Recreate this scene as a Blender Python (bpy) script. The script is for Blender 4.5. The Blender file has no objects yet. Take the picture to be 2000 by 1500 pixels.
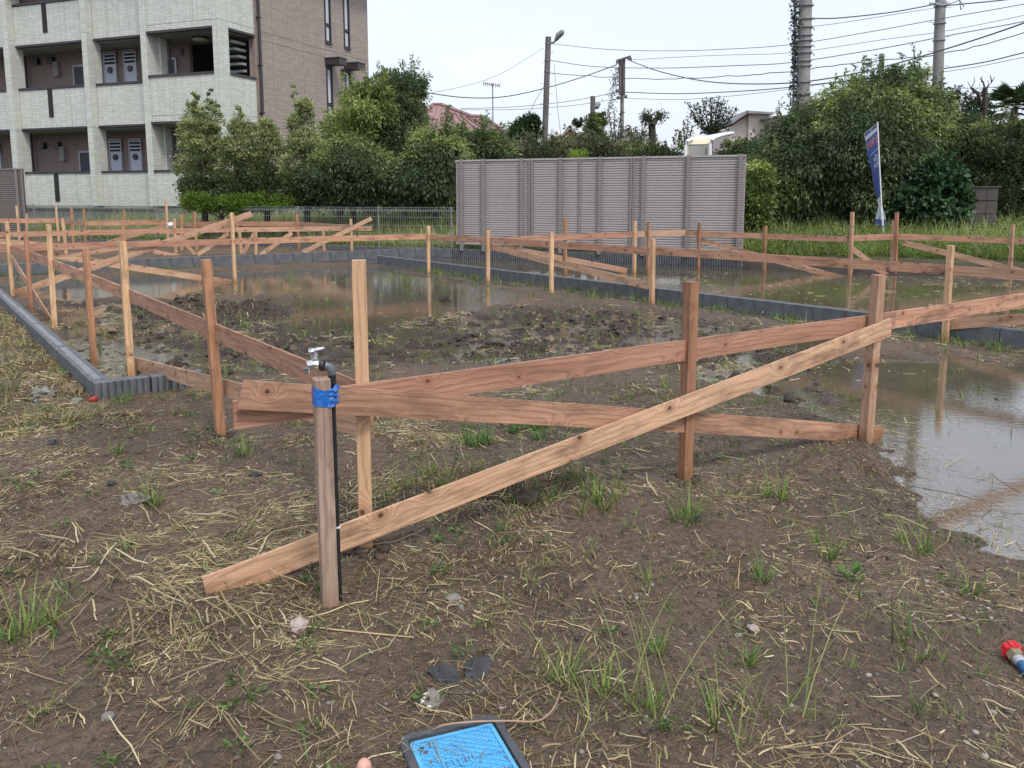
import bpy, bmesh, math, random
import numpy as np
from mathutils import Vector, Matrix
rng = np.random.default_rng(7); random.seed(7)
S = bpy.context.scene
COL = S.collection
# ------------------------------------------------------------------ camera
FPX, CX, CY, HZ, CH = 1647., 1010., 612., 384., 1.4
PITCH = math.atan((CY - HZ) / FPX)
cam = bpy.data.cameras.new('camera'); co = bpy.data.objects.new('camera', cam); COL.objects.link(co)
co.location = (0, 0, CH); co.rotation_euler = (math.pi / 2 - PITCH, 0, 0)
cam.sensor_width = 36; cam.lens = 36 * FPX / 2000.; cam.shift_x = -.005; cam.shift_y = -.069
cam.clip_start = .05; cam.clip_end = 2000
S.camera = co
# ------------------------------------------------------------------ sky and sun (overcast)
W = bpy.data.worlds.new('World'); S.world = W; W.use_nodes = True
wn, wl = W.node_tree.nodes, W.node_tree.links
for n in list(wn): wn.remove(n)
SUN_EL, SUN_AZ = math.radians(56), math.radians(152)
sky = wn.new('ShaderNodeTexSky'); sky.sky_type = 'NISHITA'; sky.sun_disc = False
sky.sun_elevation = SUN_EL; sky.sun_rotation = SUN_AZ; sky.dust_density = 4; sky.air_density = 1
bg1 = wn.new('ShaderNodeBackground'); bg1.inputs[1].default_value = .05
wl.new(sky.outputs[0], bg1.inputs[0])
tc = wn.new('ShaderNodeTexCoord'); mp = wn.new('ShaderNodeMapping'); mp.inputs['Scale'].default_value = (1, 1, 3.2)
ns = wn.new('ShaderNodeTexNoise'); ns.inputs['Scale'].default_value = 1.6; ns.inputs['Detail'].default_value = 5
cr = wn.new('ShaderNodeValToRGB'); e = cr.color_ramp.elements
e[0].position = .3; e[0].color = (.66, .72, .85, 1); e[1].position = .72; e[1].color = (.84, .86, .93, 1)
wl.new(tc.outputs['Generated'], mp.inputs[0]); wl.new(mp.outputs[0], ns.inputs['Vector']); wl.new(ns.outputs[0], cr.inputs[0])
bg2 = wn.new('ShaderNodeBackground'); bg2.inputs[1].default_value = .62
wl.new(cr.outputs[0], bg2.inputs[0])
ad = wn.new('ShaderNodeAddShader'); wo = wn.new('ShaderNodeOutputWorld')
wl.new(bg1.outputs[0], ad.inputs[0]); wl.new(bg2.outputs[0], ad.inputs[1]); wl.new(ad.outputs[0], wo.inputs[0])
sl = bpy.data.lights.new('sun', 'SUN'); sl.energy = 1.4; sl.angle = math.radians(11); sl.color = (1, .95, .88)
so = bpy.data.objects.new('sun', sl); COL.objects.link(so)
# sky azimuth is measured from +Y towards +X; light comes from there
sd = Vector((math.sin(SUN_AZ) * math.cos(SUN_EL), math.cos(SUN_AZ) * math.cos(SUN_EL), math.sin(SUN_EL)))
so.rotation_euler = sd.to_track_quat('Z', 'Y').to_euler(); so.location = (0, -5, 20)
S.view_settings.view_transform = 'Standard'; S.view_settings.look = 'None'
S.view_settings.exposure = .58; S.view_settings.gamma = 1
S.view_settings.use_curve_mapping = False
S.render.engine = 'CYCLES'
S.cycles.use_denoising = True; S.cycles.max_bounces = 6; S.cycles.diffuse_bounces = 3
S.cycles.glossy_bounces = 3; S.cycles.transmission_bounces = 2; S.cycles.caustics_reflective = False

# ------------------------------------------------------------------ measuring helpers (survey of the place)
_f = Vector((0, math.cos(PITCH), -math.sin(PITCH))); _u = Vector((0, math.sin(PITCH), math.cos(PITCH))); _r = Vector((1, 0, 0))
_c = Vector((0, 0, CH))
def ray(x, y): return _r * ((x - CX) / FPX) + _u * ((CY - y) / FPX) + _f
def G(x, y, z=0.):                       # point at height z
    d = ray(x, y); return _c + d * ((z - CH) / d.z)
def D(x, y, Y):                          # point at distance Y
    d = ray(x, y); return _c + d * (Y / d.y)
def VP(p1, p2, x, y):                    # point on the vertical plane through p1, p2
    n = Vector((-(p2[1] - p1[1]), p2[0] - p1[0], 0)); d = ray(x, y)
    return _c + d * ((Vector((p1[0], p1[1], 0)) - _c).dot(n) / d.dot(n))
def topz(b, x, y):                       # height of pixel above base point b
    d = ray(x, y); t = math.hypot(b[0], b[1]) / math.hypot(d.x, d.y); return CH + d.z * t

# ------------------------------------------------------------------ mesh helpers
def np_mesh(name, V, Fc, cols=None, smooth=False):
    V = np.asarray(V, dtype=np.float32); Fc = np.asarray(Fc, dtype=np.int32)
    me = bpy.data.meshes.new(name); k = Fc.shape[1]
    me.vertices.add(len(V)); me.vertices.foreach_set('co', V.ravel())
    me.loops.add(Fc.size); me.loops.foreach_set('vertex_index', Fc.ravel())
    me.polygons.add(len(Fc)); me.polygons.foreach_set('loop_start', np.arange(0, Fc.size, k, dtype=np.int32))
    me.polygons.foreach_set('loop_total', np.full(len(Fc), k, dtype=np.int32))
    if smooth: me.polygons.foreach_set('use_smooth', np.ones(len(Fc), dtype=bool))
    me.update(calc_edges=True)
    if cols is not None:
        a = me.color_attributes.new('Col', 'FLOAT_COLOR', 'POINT')
        c = np.ones((len(V), 4), dtype=np.float32); c[:, :3] = cols; a.data.foreach_set('color', c.ravel())
    return me
def link(name, me, mat=None, parent=None):
    o = bpy.data.objects.new(name, me); COL.objects.link(o)
    if mat is not None and me is not None and not me.materials: me.materials.append(mat)
    if parent is not None: o.parent = parent
    return o
def tag(o, label=None, cat=None, group=None, kind=None):
    if label: o['label'] = label
    if cat: o['category'] = cat
    if group: o['group'] = group
    if kind: o['kind'] = kind
    return o
def thing(name, label, cat, loc=(0, 0, 0), rz=0, group=None):
    o = bpy.data.objects.new(name, None); COL.objects.link(o); o.location = loc; o.rotation_euler = (0, 0, rz)
    o.empty_display_size = .1
    return tag(o, label, cat, group)
class MB:
    def __init__(s): s.v = []; s.f = []
    def add(s, vs, fs):
        n = len(s.v); s.v += [tuple(v) for v in vs]; s.f += [tuple(i + n for i in f) for f in fs]; return s
    def box(s, x0, x1, y0, y1, z0, z1):
        return s.add([(x0, y0, z0), (x1, y0, z0), (x1, y1, z0), (x0, y1, z0), (x0, y0, z1), (x1, y0, z1), (x1, y1, z1), (x0, y1, z1)],
                     [(0, 3, 2, 1), (4, 5, 6, 7), (0, 1, 5, 4), (1, 2, 6, 5), (2, 3, 7, 6), (3, 0, 4, 7)])
    def tube(s, pts, r, n=8, cap=True):
        pts = [Vector(p) for p in pts]; rs = r if isinstance(r, (list, tuple)) else [r] * len(pts)
        vs = []
        for i, p in enumerate(pts):
            d = (pts[min(i + 1, len(pts) - 1)] - pts[max(i - 1, 0)]); d = d.normalized() if d.length > 1e-9 else Vector((0, 0, 1))
            a = d.cross(Vector((0, 0, 1))) if abs(d.z) < .95 else d.cross(Vector((1, 0, 0)))
            a.normalize(); b = d.cross(a)
            for k in range(n):
                t = 2 * math.pi * k / n; vs.append(p + (a * math.cos(t) + b * math.sin(t)) * rs[i])
        fs = [(i * n + k, i * n + (k + 1) % n, (i + 1) * n + (k + 1) % n, (i + 1) * n + k) for i in range(len(pts) - 1) for k in range(n)]
        if cap: fs += [tuple(reversed(range(n))), tuple(range((len(pts) - 1) * n, len(pts) * n))]
        return s.add(vs, fs)
    def extrude(s, poly, z0, z1):
        n = len(poly)
        return s.add([(p[0], p[1], z0) for p in poly] + [(p[0], p[1], z1) for p in poly],
                     [tuple(reversed(range(n))), tuple(range(n, 2 * n))] + [(k, (k + 1) % n, n + (k + 1) % n, n + k) for k in range(n)])
    def mesh(s, name, smooth=False, bevel=0):
        me = bpy.data.meshes.new(name); me.from_pydata([tuple(v) for v in s.v], [], s.f); me.update()
        if bevel:
            bm = bmesh.new(); bm.from_mesh(me); bmesh.ops.bevel(bm, geom=bm.edges[:], offset=bevel, segments=1, affect='EDGES'); bm.to_mesh(me); bm.free()
        if smooth:
            for p in me.polygons: p.use_smooth = True
            try: me.set_sharp_from_angle(angle=math.radians(38))
            except Exception: pass
        return me
    def build(s, name, mat, parent=None, smooth=False, bevel=0):
        return link(name, s.mesh(name, smooth, bevel), mat, parent)
def boxpart(name, mat, parent, x0, x1, y0, y1, z0, z1, bevel=0):
    return MB().box(x0, x1, y0, y1, z0, z1).build(name, mat, parent, bevel=bevel)

# numpy value noise
def vnoise(x, y, seed=0):
    r = np.random.default_rng(seed); T = r.random((256, 256))
    xi = np.floor(x).astype(int); yi = np.floor(y).astype(int); fx = x - xi; fy = y - yi
    fx = fx * fx * (3 - 2 * fx); fy = fy * fy * (3 - 2 * fy)
    a = T[xi & 255, yi & 255]; b = T[(xi + 1) & 255, yi & 255]; c = T[xi & 255, (yi + 1) & 255]; d = T[(xi + 1) & 255, (yi + 1) & 255]
    return (a * (1 - fx) + b * fx) * (1 - fy) + (c * (1 - fx) + d * fx) * fy * 1.0
def fbm(x, y, sc, oct=4, seed=0, gain=.5):
    s = 0; a = 1; t = 0
    for i in range(oct):
        s = s + a * vnoise(x * sc + 17.3 * i, y * sc + 9.1 * i, seed + i); t += a; a *= gain; sc *= 2.03
    return s / t
def sstep(a, b, x):
    t = np.clip((x - a) / (b - a), 0, 1); return t * t * (3 - 2 * t)
def sdf(x, y, poly):
    dmin = np.full(x.shape, 1e9); ins = np.zeros(x.shape, bool); n = len(poly)
    for i in range(n):
        ax, ay = poly[i]; bx, by = poly[(i + 1) % n]; ex, ey = bx - ax, by - ay
        t = np.clip(((x - ax) * ex + (y - ay) * ey) / (ex * ex + ey * ey), 0, 1)
        dmin = np.minimum(dmin, np.hypot(x - ax - t * ex, y - ay - t * ey))
        c = ((ay > y) != (by > y)); ins ^= c & (x < (bx - ax) * (y - ay) / ((by - ay) if by != ay else 1e-9) + ax)
    return np.where(ins, -dmin, dmin)

# ------------------------------------------------------------------ materials
class NT:
    def __init__(s, name):
        s.m = bpy.data.materials.new(name); s.m.use_nodes = True; s.n = s.m.node_tree.nodes; s.l = s.m.node_tree.links
        s.b = s.n['Principled BSDF']; s.out = s.n['Material Output']
    def N(s, t, **k):
        o = s.n.new(t)
        for a, v in k.items():
            if a.startswith('i_'): o.inputs[a[2:].replace('_', ' ')].default_value = v
            else: setattr(o, a, v)
        return o
    def L(s, a, b): s.l.new(a, b)
    def math(s, op, a, b=None, c=None, clamp=False):
        o = s.n.new('ShaderNodeMath'); o.operation = op; o.use_clamp = clamp
        for i, v in enumerate((a, b, c)):
            if v is None: continue
            if isinstance(v, (int, float)): o.inputs[i].default_value = v
            else: s.L(v, o.inputs[i])
        return o.outputs[0]
    def mix(s, f, a, b, mode='MIX'):
        o = s.n.new('ShaderNodeMix'); o.data_type = 'RGBA'; o.blend_type = mode
        for i, v in ((0, f), (6, a), (7, b)):
            if isinstance(v, (int, float)): o.inputs[i].default_value = v
            elif isinstance(v, tuple): o.inputs[i].default_value = (*v, 1) if len(v) == 3 else v
            else: s.L(v, o.inputs[i])
        return o.outputs[2]
    def noise(s, sc, det=4, vec=None, rough=.55):
        o = s.n.new('ShaderNodeTexNoise'); o.inputs['Scale'].default_value = sc; o.inputs['Detail'].default_value = det; o.inputs['Roughness'].default_value = rough
        if vec is not None: s.L(vec, o.inputs['Vector'])
        return o.outputs[0]
    def ramp(s, f, stops):
        o = s.n.new('ShaderNodeValToRGB'); e = o.color_ramp.elements
        while len(e) < len(stops): e.new(.5)
        for i, (p, c) in enumerate(stops): e[i].position = p; e[i].color = (*c, 1) if isinstance(c, tuple) else (c, c, c, 1)
        s.L(f, o.inputs[0]); return o.outputs[0]
    def bump(s, h, st=.5, dist=.01):
        o = s.n.new('ShaderNodeBump'); o.inputs['Strength'].default_value = st; o.inputs['Distance'].default_value = dist
        s.L(h, o.inputs['Height']); s.L(o.outputs[0], s.b.inputs['Normal']); return o
    def coord(s, kind='Object', scale=(1, 1, 1), rnd=False):
        t = s.n.new('ShaderNodeTexCoord'); m = s.n.new('ShaderNodeMapping'); m.inputs['Scale'].default_value = scale
        v = t.outputs[kind]
        if rnd:
            oi = s.n.new('ShaderNodeObjectInfo'); vm = s.n.new('ShaderNodeVectorMath'); vm.operation = 'MULTIPLY_ADD'
            cb = s.n.new('ShaderNodeCombineXYZ')
            for k, q in enumerate((31.7, 3.1, 7.7)): s.L(s.math('MULTIPLY', oi.outputs['Random'], q), cb.inputs[k])
            s.L(v, vm.inputs[0]); vm.inputs[1].default_value = (1, 1, 1); s.L(cb.outputs[0], vm.inputs[2]); v = vm.outputs[0]
        s.L(v, m.inputs[0]); return m.outputs[0]
    def set(s, **k):
        for a, v in k.items():
            i = s.b.inputs[a.replace('_', ' ')]
            if isinstance(v, (int, float)): i.default_value = v
            elif isinstance(v, tuple): i.default_value = (*v, 1)
            else: s.L(v, i)
def plain(name, col, rough=.6, var=.15, sc=6., bump=.1, metal=0, dist=.003, dirt=0., dsc=9., dcol=(.10, .07, .045)):
    t = NT(name); v = t.coord('Object'); n = t.noise(sc, 5, v)
    a = tuple(c * (1 - var) for c in col); b = tuple(min(1, c * (1 + var)) for c in col)
    c = t.ramp(n, [(.3, a), (.7, b)])
    if dirt: c = t.mix(t.math('MULTIPLY', t.ramp(t.noise(dsc, 7, v, .72), [(.48, 0.), (.66, 1.)]), dirt), c, dcol)
    t.set(Base_Color=c, Roughness=rough, Metallic=metal)
    if bump: t.bump(t.noise(sc * 8, 3, v), bump, dist)
    return t.m
def wood(name, lo, hi, dark=.35, wetness=0., knots=.5, stain=.50):
    t = NT(name); v = t.coord('Object', rnd=True)
    sx = t.N('ShaderNodeSeparateXYZ'); t.L(v, sx.inputs[0]); x, y, z = sx.outputs
    yz = t.math('ADD', z, t.math('MULTIPLY', y, .6))
    def cx(a, b):
        c = t.N('ShaderNodeCombineXYZ'); t.L(t.math('MULTIPLY', x, a), c.inputs[0]); t.L(t.math('MULTIPLY', yz, b), c.inputs[1]); return c.outputs[0]
    vo = t.N('ShaderNodeTexVoronoi', voronoi_dimensions='2D'); vo.inputs['Scale'].default_value = 6.; t.L(cx(.8, 1.), vo.inputs['Vector'])
    sc = t.N('ShaderNodeSeparateColor'); t.L(vo.outputs['Color'], sc.inputs[0])
    on = t.math('GREATER_THAN', sc.outputs[0], knots)
    d = t.math('ADD', vo.outputs['Distance'], t.math('MULTIPLY', t.math('SUBTRACT', 1., on), 1.))
    d = t.math('DIVIDE', d, t.math('MULTIPLY_ADD', sc.outputs[1], .9, .55))
    kn = t.math('EXPONENT', t.math('MULTIPLY', t.math('MULTIPLY', d, d), -26.))
    wob = t.noise(1., 3, cx(.9, 5.)); wob2 = t.noise(1., 2, cx(3.5, 16.))
    g = t.math('ADD', t.math('ADD', t.math('MULTIPLY', yz, 210.), t.math('MULTIPLY', wob, 34.)), t.math('ADD', t.math('MULTIPLY', kn, 22.), t.math('MULTIPLY', wob2, 5.)))
    sn = t.math('POWER', t.math('MULTIPLY_ADD', t.math('SINE', g), .5, .5), 3.)
    fine = t.noise(1., 3, cx(7., 420.), .7); fine2 = t.noise(1., 2, cx(2., 130.), .6)
    big = t.ramp(t.noise(1., 4, cx(1.6, 14.)), [(.3, 0.), (.7, 1.)])
    col = t.mix(big, lo, hi)
    col = t.mix(t.math('MULTIPLY', sn, .5), col, tuple(c * .5 for c in lo))
    col = t.mix(t.ramp(fine, [(.45, 0.), (.75, .6)]), col, tuple(c * .62 for c in lo))
    col = t.mix(t.ramp(fine2, [(.5, 0.), (.8, .55)]), col, tuple(min(1, c * 1.22) for c in hi))
    st = t.ramp(t.noise(1., 6, cx(2.6, 9.), .72), [(stain, 0.), (stain + .15, .85)])
    oi = t.N('ShaderNodeObjectInfo')
    col = t.mix(t.math('MULTIPLY', st, t.math('MULTIPLY_ADD', oi.outputs['Random'], .45, .3)), col, tuple(c * .25 for c in lo))
    col = t.mix(1., col, t.ramp(oi.outputs['Random'], [(0., (.82, .80, .80)), (.5, (1., .97, .95)), (1., (1.12, 1.12, 1.06))]), 'MULTIPLY')
    col = t.mix(t.ramp(d, [(.07, .55), (.2, 0.)]), col, (lo[0] * .55, lo[1] * .42, lo[2] * .34))
    col = t.mix(t.ramp(d, [(.028, .85), (.062, 0.)]), col, (.03, .016, .011))
    geo = t.N('ShaderNodeNewGeometry'); sp = t.N('ShaderNodeSeparateXYZ'); t.L(geo.outputs['Position'], sp.inputs[0])
    wet = t.ramp(t.math('ADD', sp.outputs[2], t.math('MULTIPLY', t.noise(20, 2), .12)), [(.07, 1.), (.17, 0.)])
    col = t.mix(t.math('MULTIPLY', wet, .6), col, (lo[0] * .62, lo[1] * .42, lo[2] * .25))
    t.set(Base_Color=col, Roughness=.6)
    t.bump(t.math('ADD', t.math('MULTIPLY', fine, .8), t.math('MULTIPLY', sn, .6)), .35, .0015)
    return t.m
def attrmat(name, rough=.6, trans=0., spec=.35, gain=1.):
    t = NT(name); a = t.N('ShaderNodeVertexColor', layer_name='Col')
    t.set(Base_Color=a.outputs[0], Roughness=rough); t.b.inputs['Specular IOR Level'].default_value = spec
    if trans:
        tr = t.N('ShaderNodeBsdfTranslucent'); mx = t.N('ShaderNodeMixShader'); mx.inputs[0].default_value = trans
        t.L(t.mix(1., a.outputs[0], (1., 1., .55), 'MULTIPLY'), tr.inputs[0])
        t.L(t.b.outputs[0], mx.inputs[1]); t.L(tr.outputs[0], mx.inputs[2]); t.L(mx.outputs[0], t.out.inputs[0])
    return t.m
def ground_mat():
    t = NT('wet_soil'); a = t.N('ShaderNodeVertexColor', layer_name='Col')
    geo = t.N('ShaderNodeNewGeometry'); P = geo.outputs['Position']; sp = t.N('ShaderNodeSeparateXYZ'); t.L(P, sp.inputs[0])
    n1 = t.noise(3., 6, P, .6); n2 = t.noise(26, 6, P, .65); n3 = t.noise(150, 3, P, .6)
    col = t.mix(t.math('MULTIPLY', t.ramp(n1, [(.35, 0.), (.68, 1.)]), .55), a.outputs[0], t.mix(1., a.outputs[0], (.46, .42, .40), 'MULTIPLY'))
    col = t.mix(t.math('MULTIPLY', t.ramp(n2, [(.42, 0.), (.66, 1.)]), .75), col, t.mix(1., a.outputs[0], (1.7, 1.66, 1.6), 'MULTIPLY'))
    n5 = t.noise(320., 2, P, .7); n6 = t.noise(62., 4, P, .7)
    col = t.mix(t.math('MULTIPLY', t.ramp(n6, [(.50, 0.), (.62, 1.)]), .6), col, t.mix(1., col, (.42, .38, .34), 'MULTIPLY'))
    col = t.mix(t.math('MULTIPLY', t.ramp(n5, [(.54, 0.), (.68, 1.)]), .55), col, t.mix(1., col, (1.9, 1.8, 1.6), 'MULTIPLY'))
    vo = t.N('ShaderNodeTexVoronoi'); vo.inputs['Scale'].default_value = 95.; t.L(P, vo.inputs['Vector'])
    peb = t.ramp(vo.outputs['Distance'], [(.2, 1.), (.34, 0.)])
    wn_ = t.N('ShaderNodeTexWhiteNoise'); t.L(vo.outputs['Position'], wn_.inputs[0])
    pm = t.math('MULTIPLY', peb, t.math('GREATER_THAN', wn_.outputs[0], .62))
    col = t.mix(t.math('MULTIPLY', pm, .6), col, (.19, .165, .145))
    # damp band close to the water line, and wet hollows
    wet = t.ramp(t.math('ADD', sp.outputs[2], t.math('MULTIPLY', n2, .03)), [(.022, 1.), (.075, 0.)])
    n4 = t.noise(1.4, 5, P, .65)
    wet2 = t.math('MAXIMUM', wet, t.math('MULTIPLY', t.ramp(n4, [(.46, 0.), (.60, 1.)]), .6))
    col = t.mix(t.math('MULTIPLY', wet2, .5), col, t.mix(1., col, (.55, .50, .46), 'MULTIPLY'))
    t.set(Base_Color=col, Roughness=t.math('SUBTRACT', .85, t.math('MULTIPLY', wet2, t.math('MULTIPLY_ADD', n2, .5, .22))))
    t.b.inputs['Specular IOR Level'].default_value = .5
    h = t.math('ADD', t.math('ADD', t.math('MULTIPLY', n2, 1.3), t.math('MULTIPLY', n3, .6)), t.math('MULTIPLY', n6, .9))
    t.bump(h, 1., .026)
    return t.m
def water_mat():
    t = NT('muddy_water'); geo = t.N('ShaderNodeNewGeometry'); P = geo.outputs['Position']
    col = t.ramp(t.noise(.7, 4, P), [(.35, (.085, .070, .048)), (.7, (.125, .108, .078))])
    t.set(Base_Color=col, Roughness=.02, IOR=2.4)
    t.b.inputs['Specular IOR Level'].default_value = .6
    m = t.N('ShaderNodeMapping'); m.inputs['Scale'].default_value = (1, 2.2, 1); t.L(P, m.inputs[0])
    sp = t.N('ShaderNodeSeparateXYZ'); t.L(P, sp.inputs[0])
    am = t.ramp(sp.outputs[1], [(.0, .0), (1., 1.)])
    b = t.bump(t.noise(16, 3, m.outputs[0]), .10, .006)
    return t.m
def siding(name, c1, c2, mortar, bw, rh):
    t = NT(name); tc_ = t.N('ShaderNodeTexCoord'); sp = t.N('ShaderNodeSeparateXYZ'); t.L(tc_.outputs['Object'], sp.inputs[0])
    cb = t.N('ShaderNodeCombineXYZ'); t.L(t.math('ADD', sp.outputs[0], sp.outputs[1]), cb.inputs[0]); t.L(sp.outputs[2], cb.inputs[1])
    br = t.N('ShaderNodeTexBrick'); t.L(cb.outputs[0], br.inputs['Vector'])
    for k, v in (('Color1', (*c1, 1)), ('Color2', (*c2, 1)), ('Mortar', (*mortar, 1)), ('Scale', 1.), ('Mortar Size', .006), ('Brick Width', bw), ('Row Height', rh), ('Mortar Smooth', .3), ('Bias', 0.)): br.inputs[k].default_value = v
    br.offset = .37; br.offset_frequency = 1; br.squash = .6; br.squash_frequency = 3
    col = t.mix(t.math('MULTIPLY', t.noise(.8, 4, tc_.outputs['Object']), .3), br.outputs[0], t.mix(1., br.outputs[0], (.8, .8, .76), 'MULTIPLY'))
    # faint rain streaks
    m = t.N('ShaderNodeMapping'); m.inputs['Scale'].default_value = (7, 7, .35); t.L(tc_.outputs['Object'], m.inputs[0])
    stx = t.ramp(t.noise(1., 4, m.outputs[0]), [(.5, 0.), (.75, .5)])
    col = t.mix(t.math('MULTIPLY', stx, .5), col, t.mix(1., col, (.66, .66, .6), 'MULTIPLY'))
    t.set(Base_Color=col, Roughness=.75)
    wn2 = t.math('MULTIPLY', br.outputs[1], -1.)
    t.bump(t.math('ADD', wn2, t.math('MULTIPLY', t.noise(60, 3, tc_.outputs['Object']), .3)), .6, .008)
    return t.m
M = {}
M['soil'] = ground_mat(); M['water'] = water_mat()
M['wood_red'] = wood('red_cedar_board', (.41, .21, .135), (.62, .355, .24), knots=.2, stain=.49)
M['wood_mid'] = wood('brown_cedar_board', (.36, .20, .13), (.56, .335, .22), knots=.15, stain=.45)
M['wood_tan'] = wood('tan_cedar_board', (.45, .27, .175), (.67, .435, .29), knots=.2, stain=.49)
M['wood_pale'] = wood('pale_sawn_stake', (.60, .37, .21), (.78, .53, .32), knots=.85)
M['wood_brown'] = wood('brown_sawn_stake', (.33, .165, .09), (.52, .28, .16), knots=.85)
M['wood_grey'] = wood('weathered_stake', (.33, .235, .18), (.50, .375, .30), knots=.8)
M['block'] = plain('charcoal_block', (.118, .130, .143), .85, .25, 7, .5, dist=.004, dirt=.4, dsc=5, dcol=(.10, .09, .075))
M['block_top'] = plain('pale_mortar_fill', (.20, .215, .23), .85, .2, 14, .4)
M['cream'] = siding('cream_siding', (.575, .605, .555), (.70, .73, .68), (.37, .39, .355), .24, .056)
M['brown'] = siding('brown_siding', (.335, .285, .255), (.415, .36, .325), (.23, .195, .175), .34, .056)
M['corr'] = plain('corridor_wall', (.27, .215, .19), .8, .1, 3, .15)
M['ceil'] = plain('corridor_ceiling', (.30, .32, .30), .8, .05, 3, .1)
M['trim'] = plain('dark_trim', (.045, .040, .046), .5, .15, 5, .05)
M['door'] = plain('slate_door', (.055, .062, .080), .45, .08, 3, .03)
M['alu'] = plain('aluminium_frame', (.42, .43, .45), .4, .06, 5, .03, metal=.3)
M['cab'] = plain('pale_locker_door', (.60, .66, .76), .5, .05, 3, .03)
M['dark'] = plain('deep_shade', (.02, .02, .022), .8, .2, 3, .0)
M['concrete'] = plain('grey_concrete', (.30, .30, .285), .85, .18, 4, .3)
M['louver'] = plain('taupe_louver', (.43, .40, .395), .55, .05, 2, .05, dirt=.25, dsc=2.2, dcol=(.24, .22, .2))
M['louver_dk'] = plain('dark_brown_louver', (.20, .175, .165), .55, .08, 2, .05)
M['post_m'] = plain('grey_metal_post', (.215, .205, .195), .5, .05, 4, .05)
M['mesh'] = plain('galvanised_wire', (.36, .42, .40), .45, .06, 8, .0, metal=.4)
M['pole'] = plain('utility_pole_concrete', (.26, .255, .25), .85, .22, 3, .3)
M['pole_dk'] = plain('utility_pole_dark', (.135, .125, .125), .85, .25, 3, .3)
M['wire'] = plain('black_cable', (.085, .09, .10), .6, .05, 4, .0)
M['metal'] = plain('dull_steel', (.30, .31, .32), .4, .1, 8, .05, metal=.7)
M['chrome'] = plain('chrome', (.78, .80, .82), .12, .03, 8, .0, metal=1)
M['blackpl'] = plain('black_plastic', (.018, .02, .024), .35, .1, 12, .05)
M['tape'] = plain('blue_tape', (.005, .12, .46), .35, .06, 20, .3, dirt=.3, dsc=60, dcol=(.3, .4, .6))
M['lid'] = plain('light_blue_plastic', (.10, .42, .72), .42, .12, 12, .15, dirt=.28, dsc=13)
M['frame'] = plain('dark_resin_frame', (.06, .068, .078), .6, .3, 15, .3, dirt=.6, dsc=20)
M['red'] = plain('red_plastic', (.62, .018, .025), .35, .08, 15, .1)
M['dullred'] = plain('dull_red_plastic', (.36, .03, .022), .5, .15, 15, .1, dirt=.4, dsc=20)
M['brass'] = plain('dull_brass', (.33, .28, .19), .4, .1, 20, .1, metal=.6)
M['bluehose'] = plain('blue_hose', (.02, .11, .25), .4, .1, 20, .05)
M['rock'] = plain('grey_rock', (.20, .19, .17), .85, .3, 12, .7, dist=.01)
M['rock_pk'] = plain('pinkish_stone', (.40, .33, .30), .8, .2, 22, .6, dist=.006)
M['rock_br'] = plain('brown_slab', (.17, .12, .07), .8, .35, 10, .7, dist=.01)
M['clod'] = plain('dark_clod', (.034, .022, .017), .75, .35, 20, .9, dist=.012)
M['tarry'] = plain('black_lump', (.04, .042, .044), .5, .35, 20, .8, dist=.01)
M['grass'] = attrmat('grass_blade', .55, .3); M['straw'] = attrmat('dry_straw', .65, .12); M['leaf'] = attrmat('leaf', .5, .34, .4)
M['pebble'] = attrmat('pebble', .7)
M['bark'] = plain('bark', (.065, .052, .042), .9, .3, 12, .8, dist=.01)
M['roof_red'] = plain('faded_red_roof', (.29, .175, .165), .8, .15, 3, .2)
M['roof_grey'] = plain('grey_roof', (.24, .24, .25), .8, .12, 3, .2)
M['orange'] = plain('orange_wall', (.62, .33, .16), .8, .08, 3, .1)
M['stucco'] = plain('pale_stucco', (.72, .64, .60), .85, .06, 3, .15)
M['white'] = plain('white_paint', (.78, .79, .80), .4, .05, 5, .03)
M['yellowed'] = plain('yellowed_panel', (.60, .53, .38), .6, .12, 5, .05)
M['flag'] = plain('blue_cloth', (.10, .14, .42), .7, .08, 5, .05)
M['flagw'] = plain('white_cloth', (.72, .76, .82), .7, .05, 5, .05)
M['flagr'] = plain('red_print', (.60, .03, .07), .7, .05, 5, .0)
M['woodgrey'] = wood('old_grey_timber', (.06, .052, .05), (.115, .10, .095), knots=.95)
M['cyan'] = plain('pale_cyan_sheet', (.45, .62, .68), .6, .1, 5, .1)
t = NT('window_glass'); t.set(Base_Color=(.05, .06, .07), Roughness=.05, IOR=1.5); M['glass'] = t.m
t = NT('frosted_glass'); t.set(Base_Color=(.50, .56, .62), Roughness=.25, IOR=1.5); M['frost'] = t.m
t = NT('lamp_cover'); t.set(Base_Color=(.6, .6, .5), Roughness=.3); M['lampc'] = t.m

# ------------------------------------------------------------------ layout of the lots
A2 = lambda v: (v.x, v.y)
W2a, W2b = G(0, 516, .25), G(872, 483, .25)
W3a, W3b = G(735, 499, .17), G(2000, 646, .17)
d3 = (W3b - W3a).normalized(); n3 = Vector((-d3.y, d3.x, 0))      # to the far right side
d2 = (W2b - W2a).normalized(); n2 = Vector((-d2.y, d2.x, 0))      # points away from the camera
BW0 = Vector((-5.57, 20.78, 0)); bd = Vector((8.3, -3.56, 0)).normalized(); bn = Vector((-bd.y, bd.x, 0))  # boundary, normal points away
def bline(x):                                                     # boundary point under picture column x
    d = ray(x, 480); n = bn; tt = BW0.dot(n) / (d.x * n.x + d.y * n.y); return Vector((d.x * tt, d.y * tt, 0))
BWEND = bline(1442)
W1far = G(0, 566, .16) ; W1i = G(200, 742, .16); W1o2 = G(0, 580, .16)
dW1 = (G(182, 749, .16) - G(0, 580, .16)).normalized(); nW1 = Vector((-dW1.y, dW1.x, 0))
r1 = G(182, 749, .16)
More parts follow.
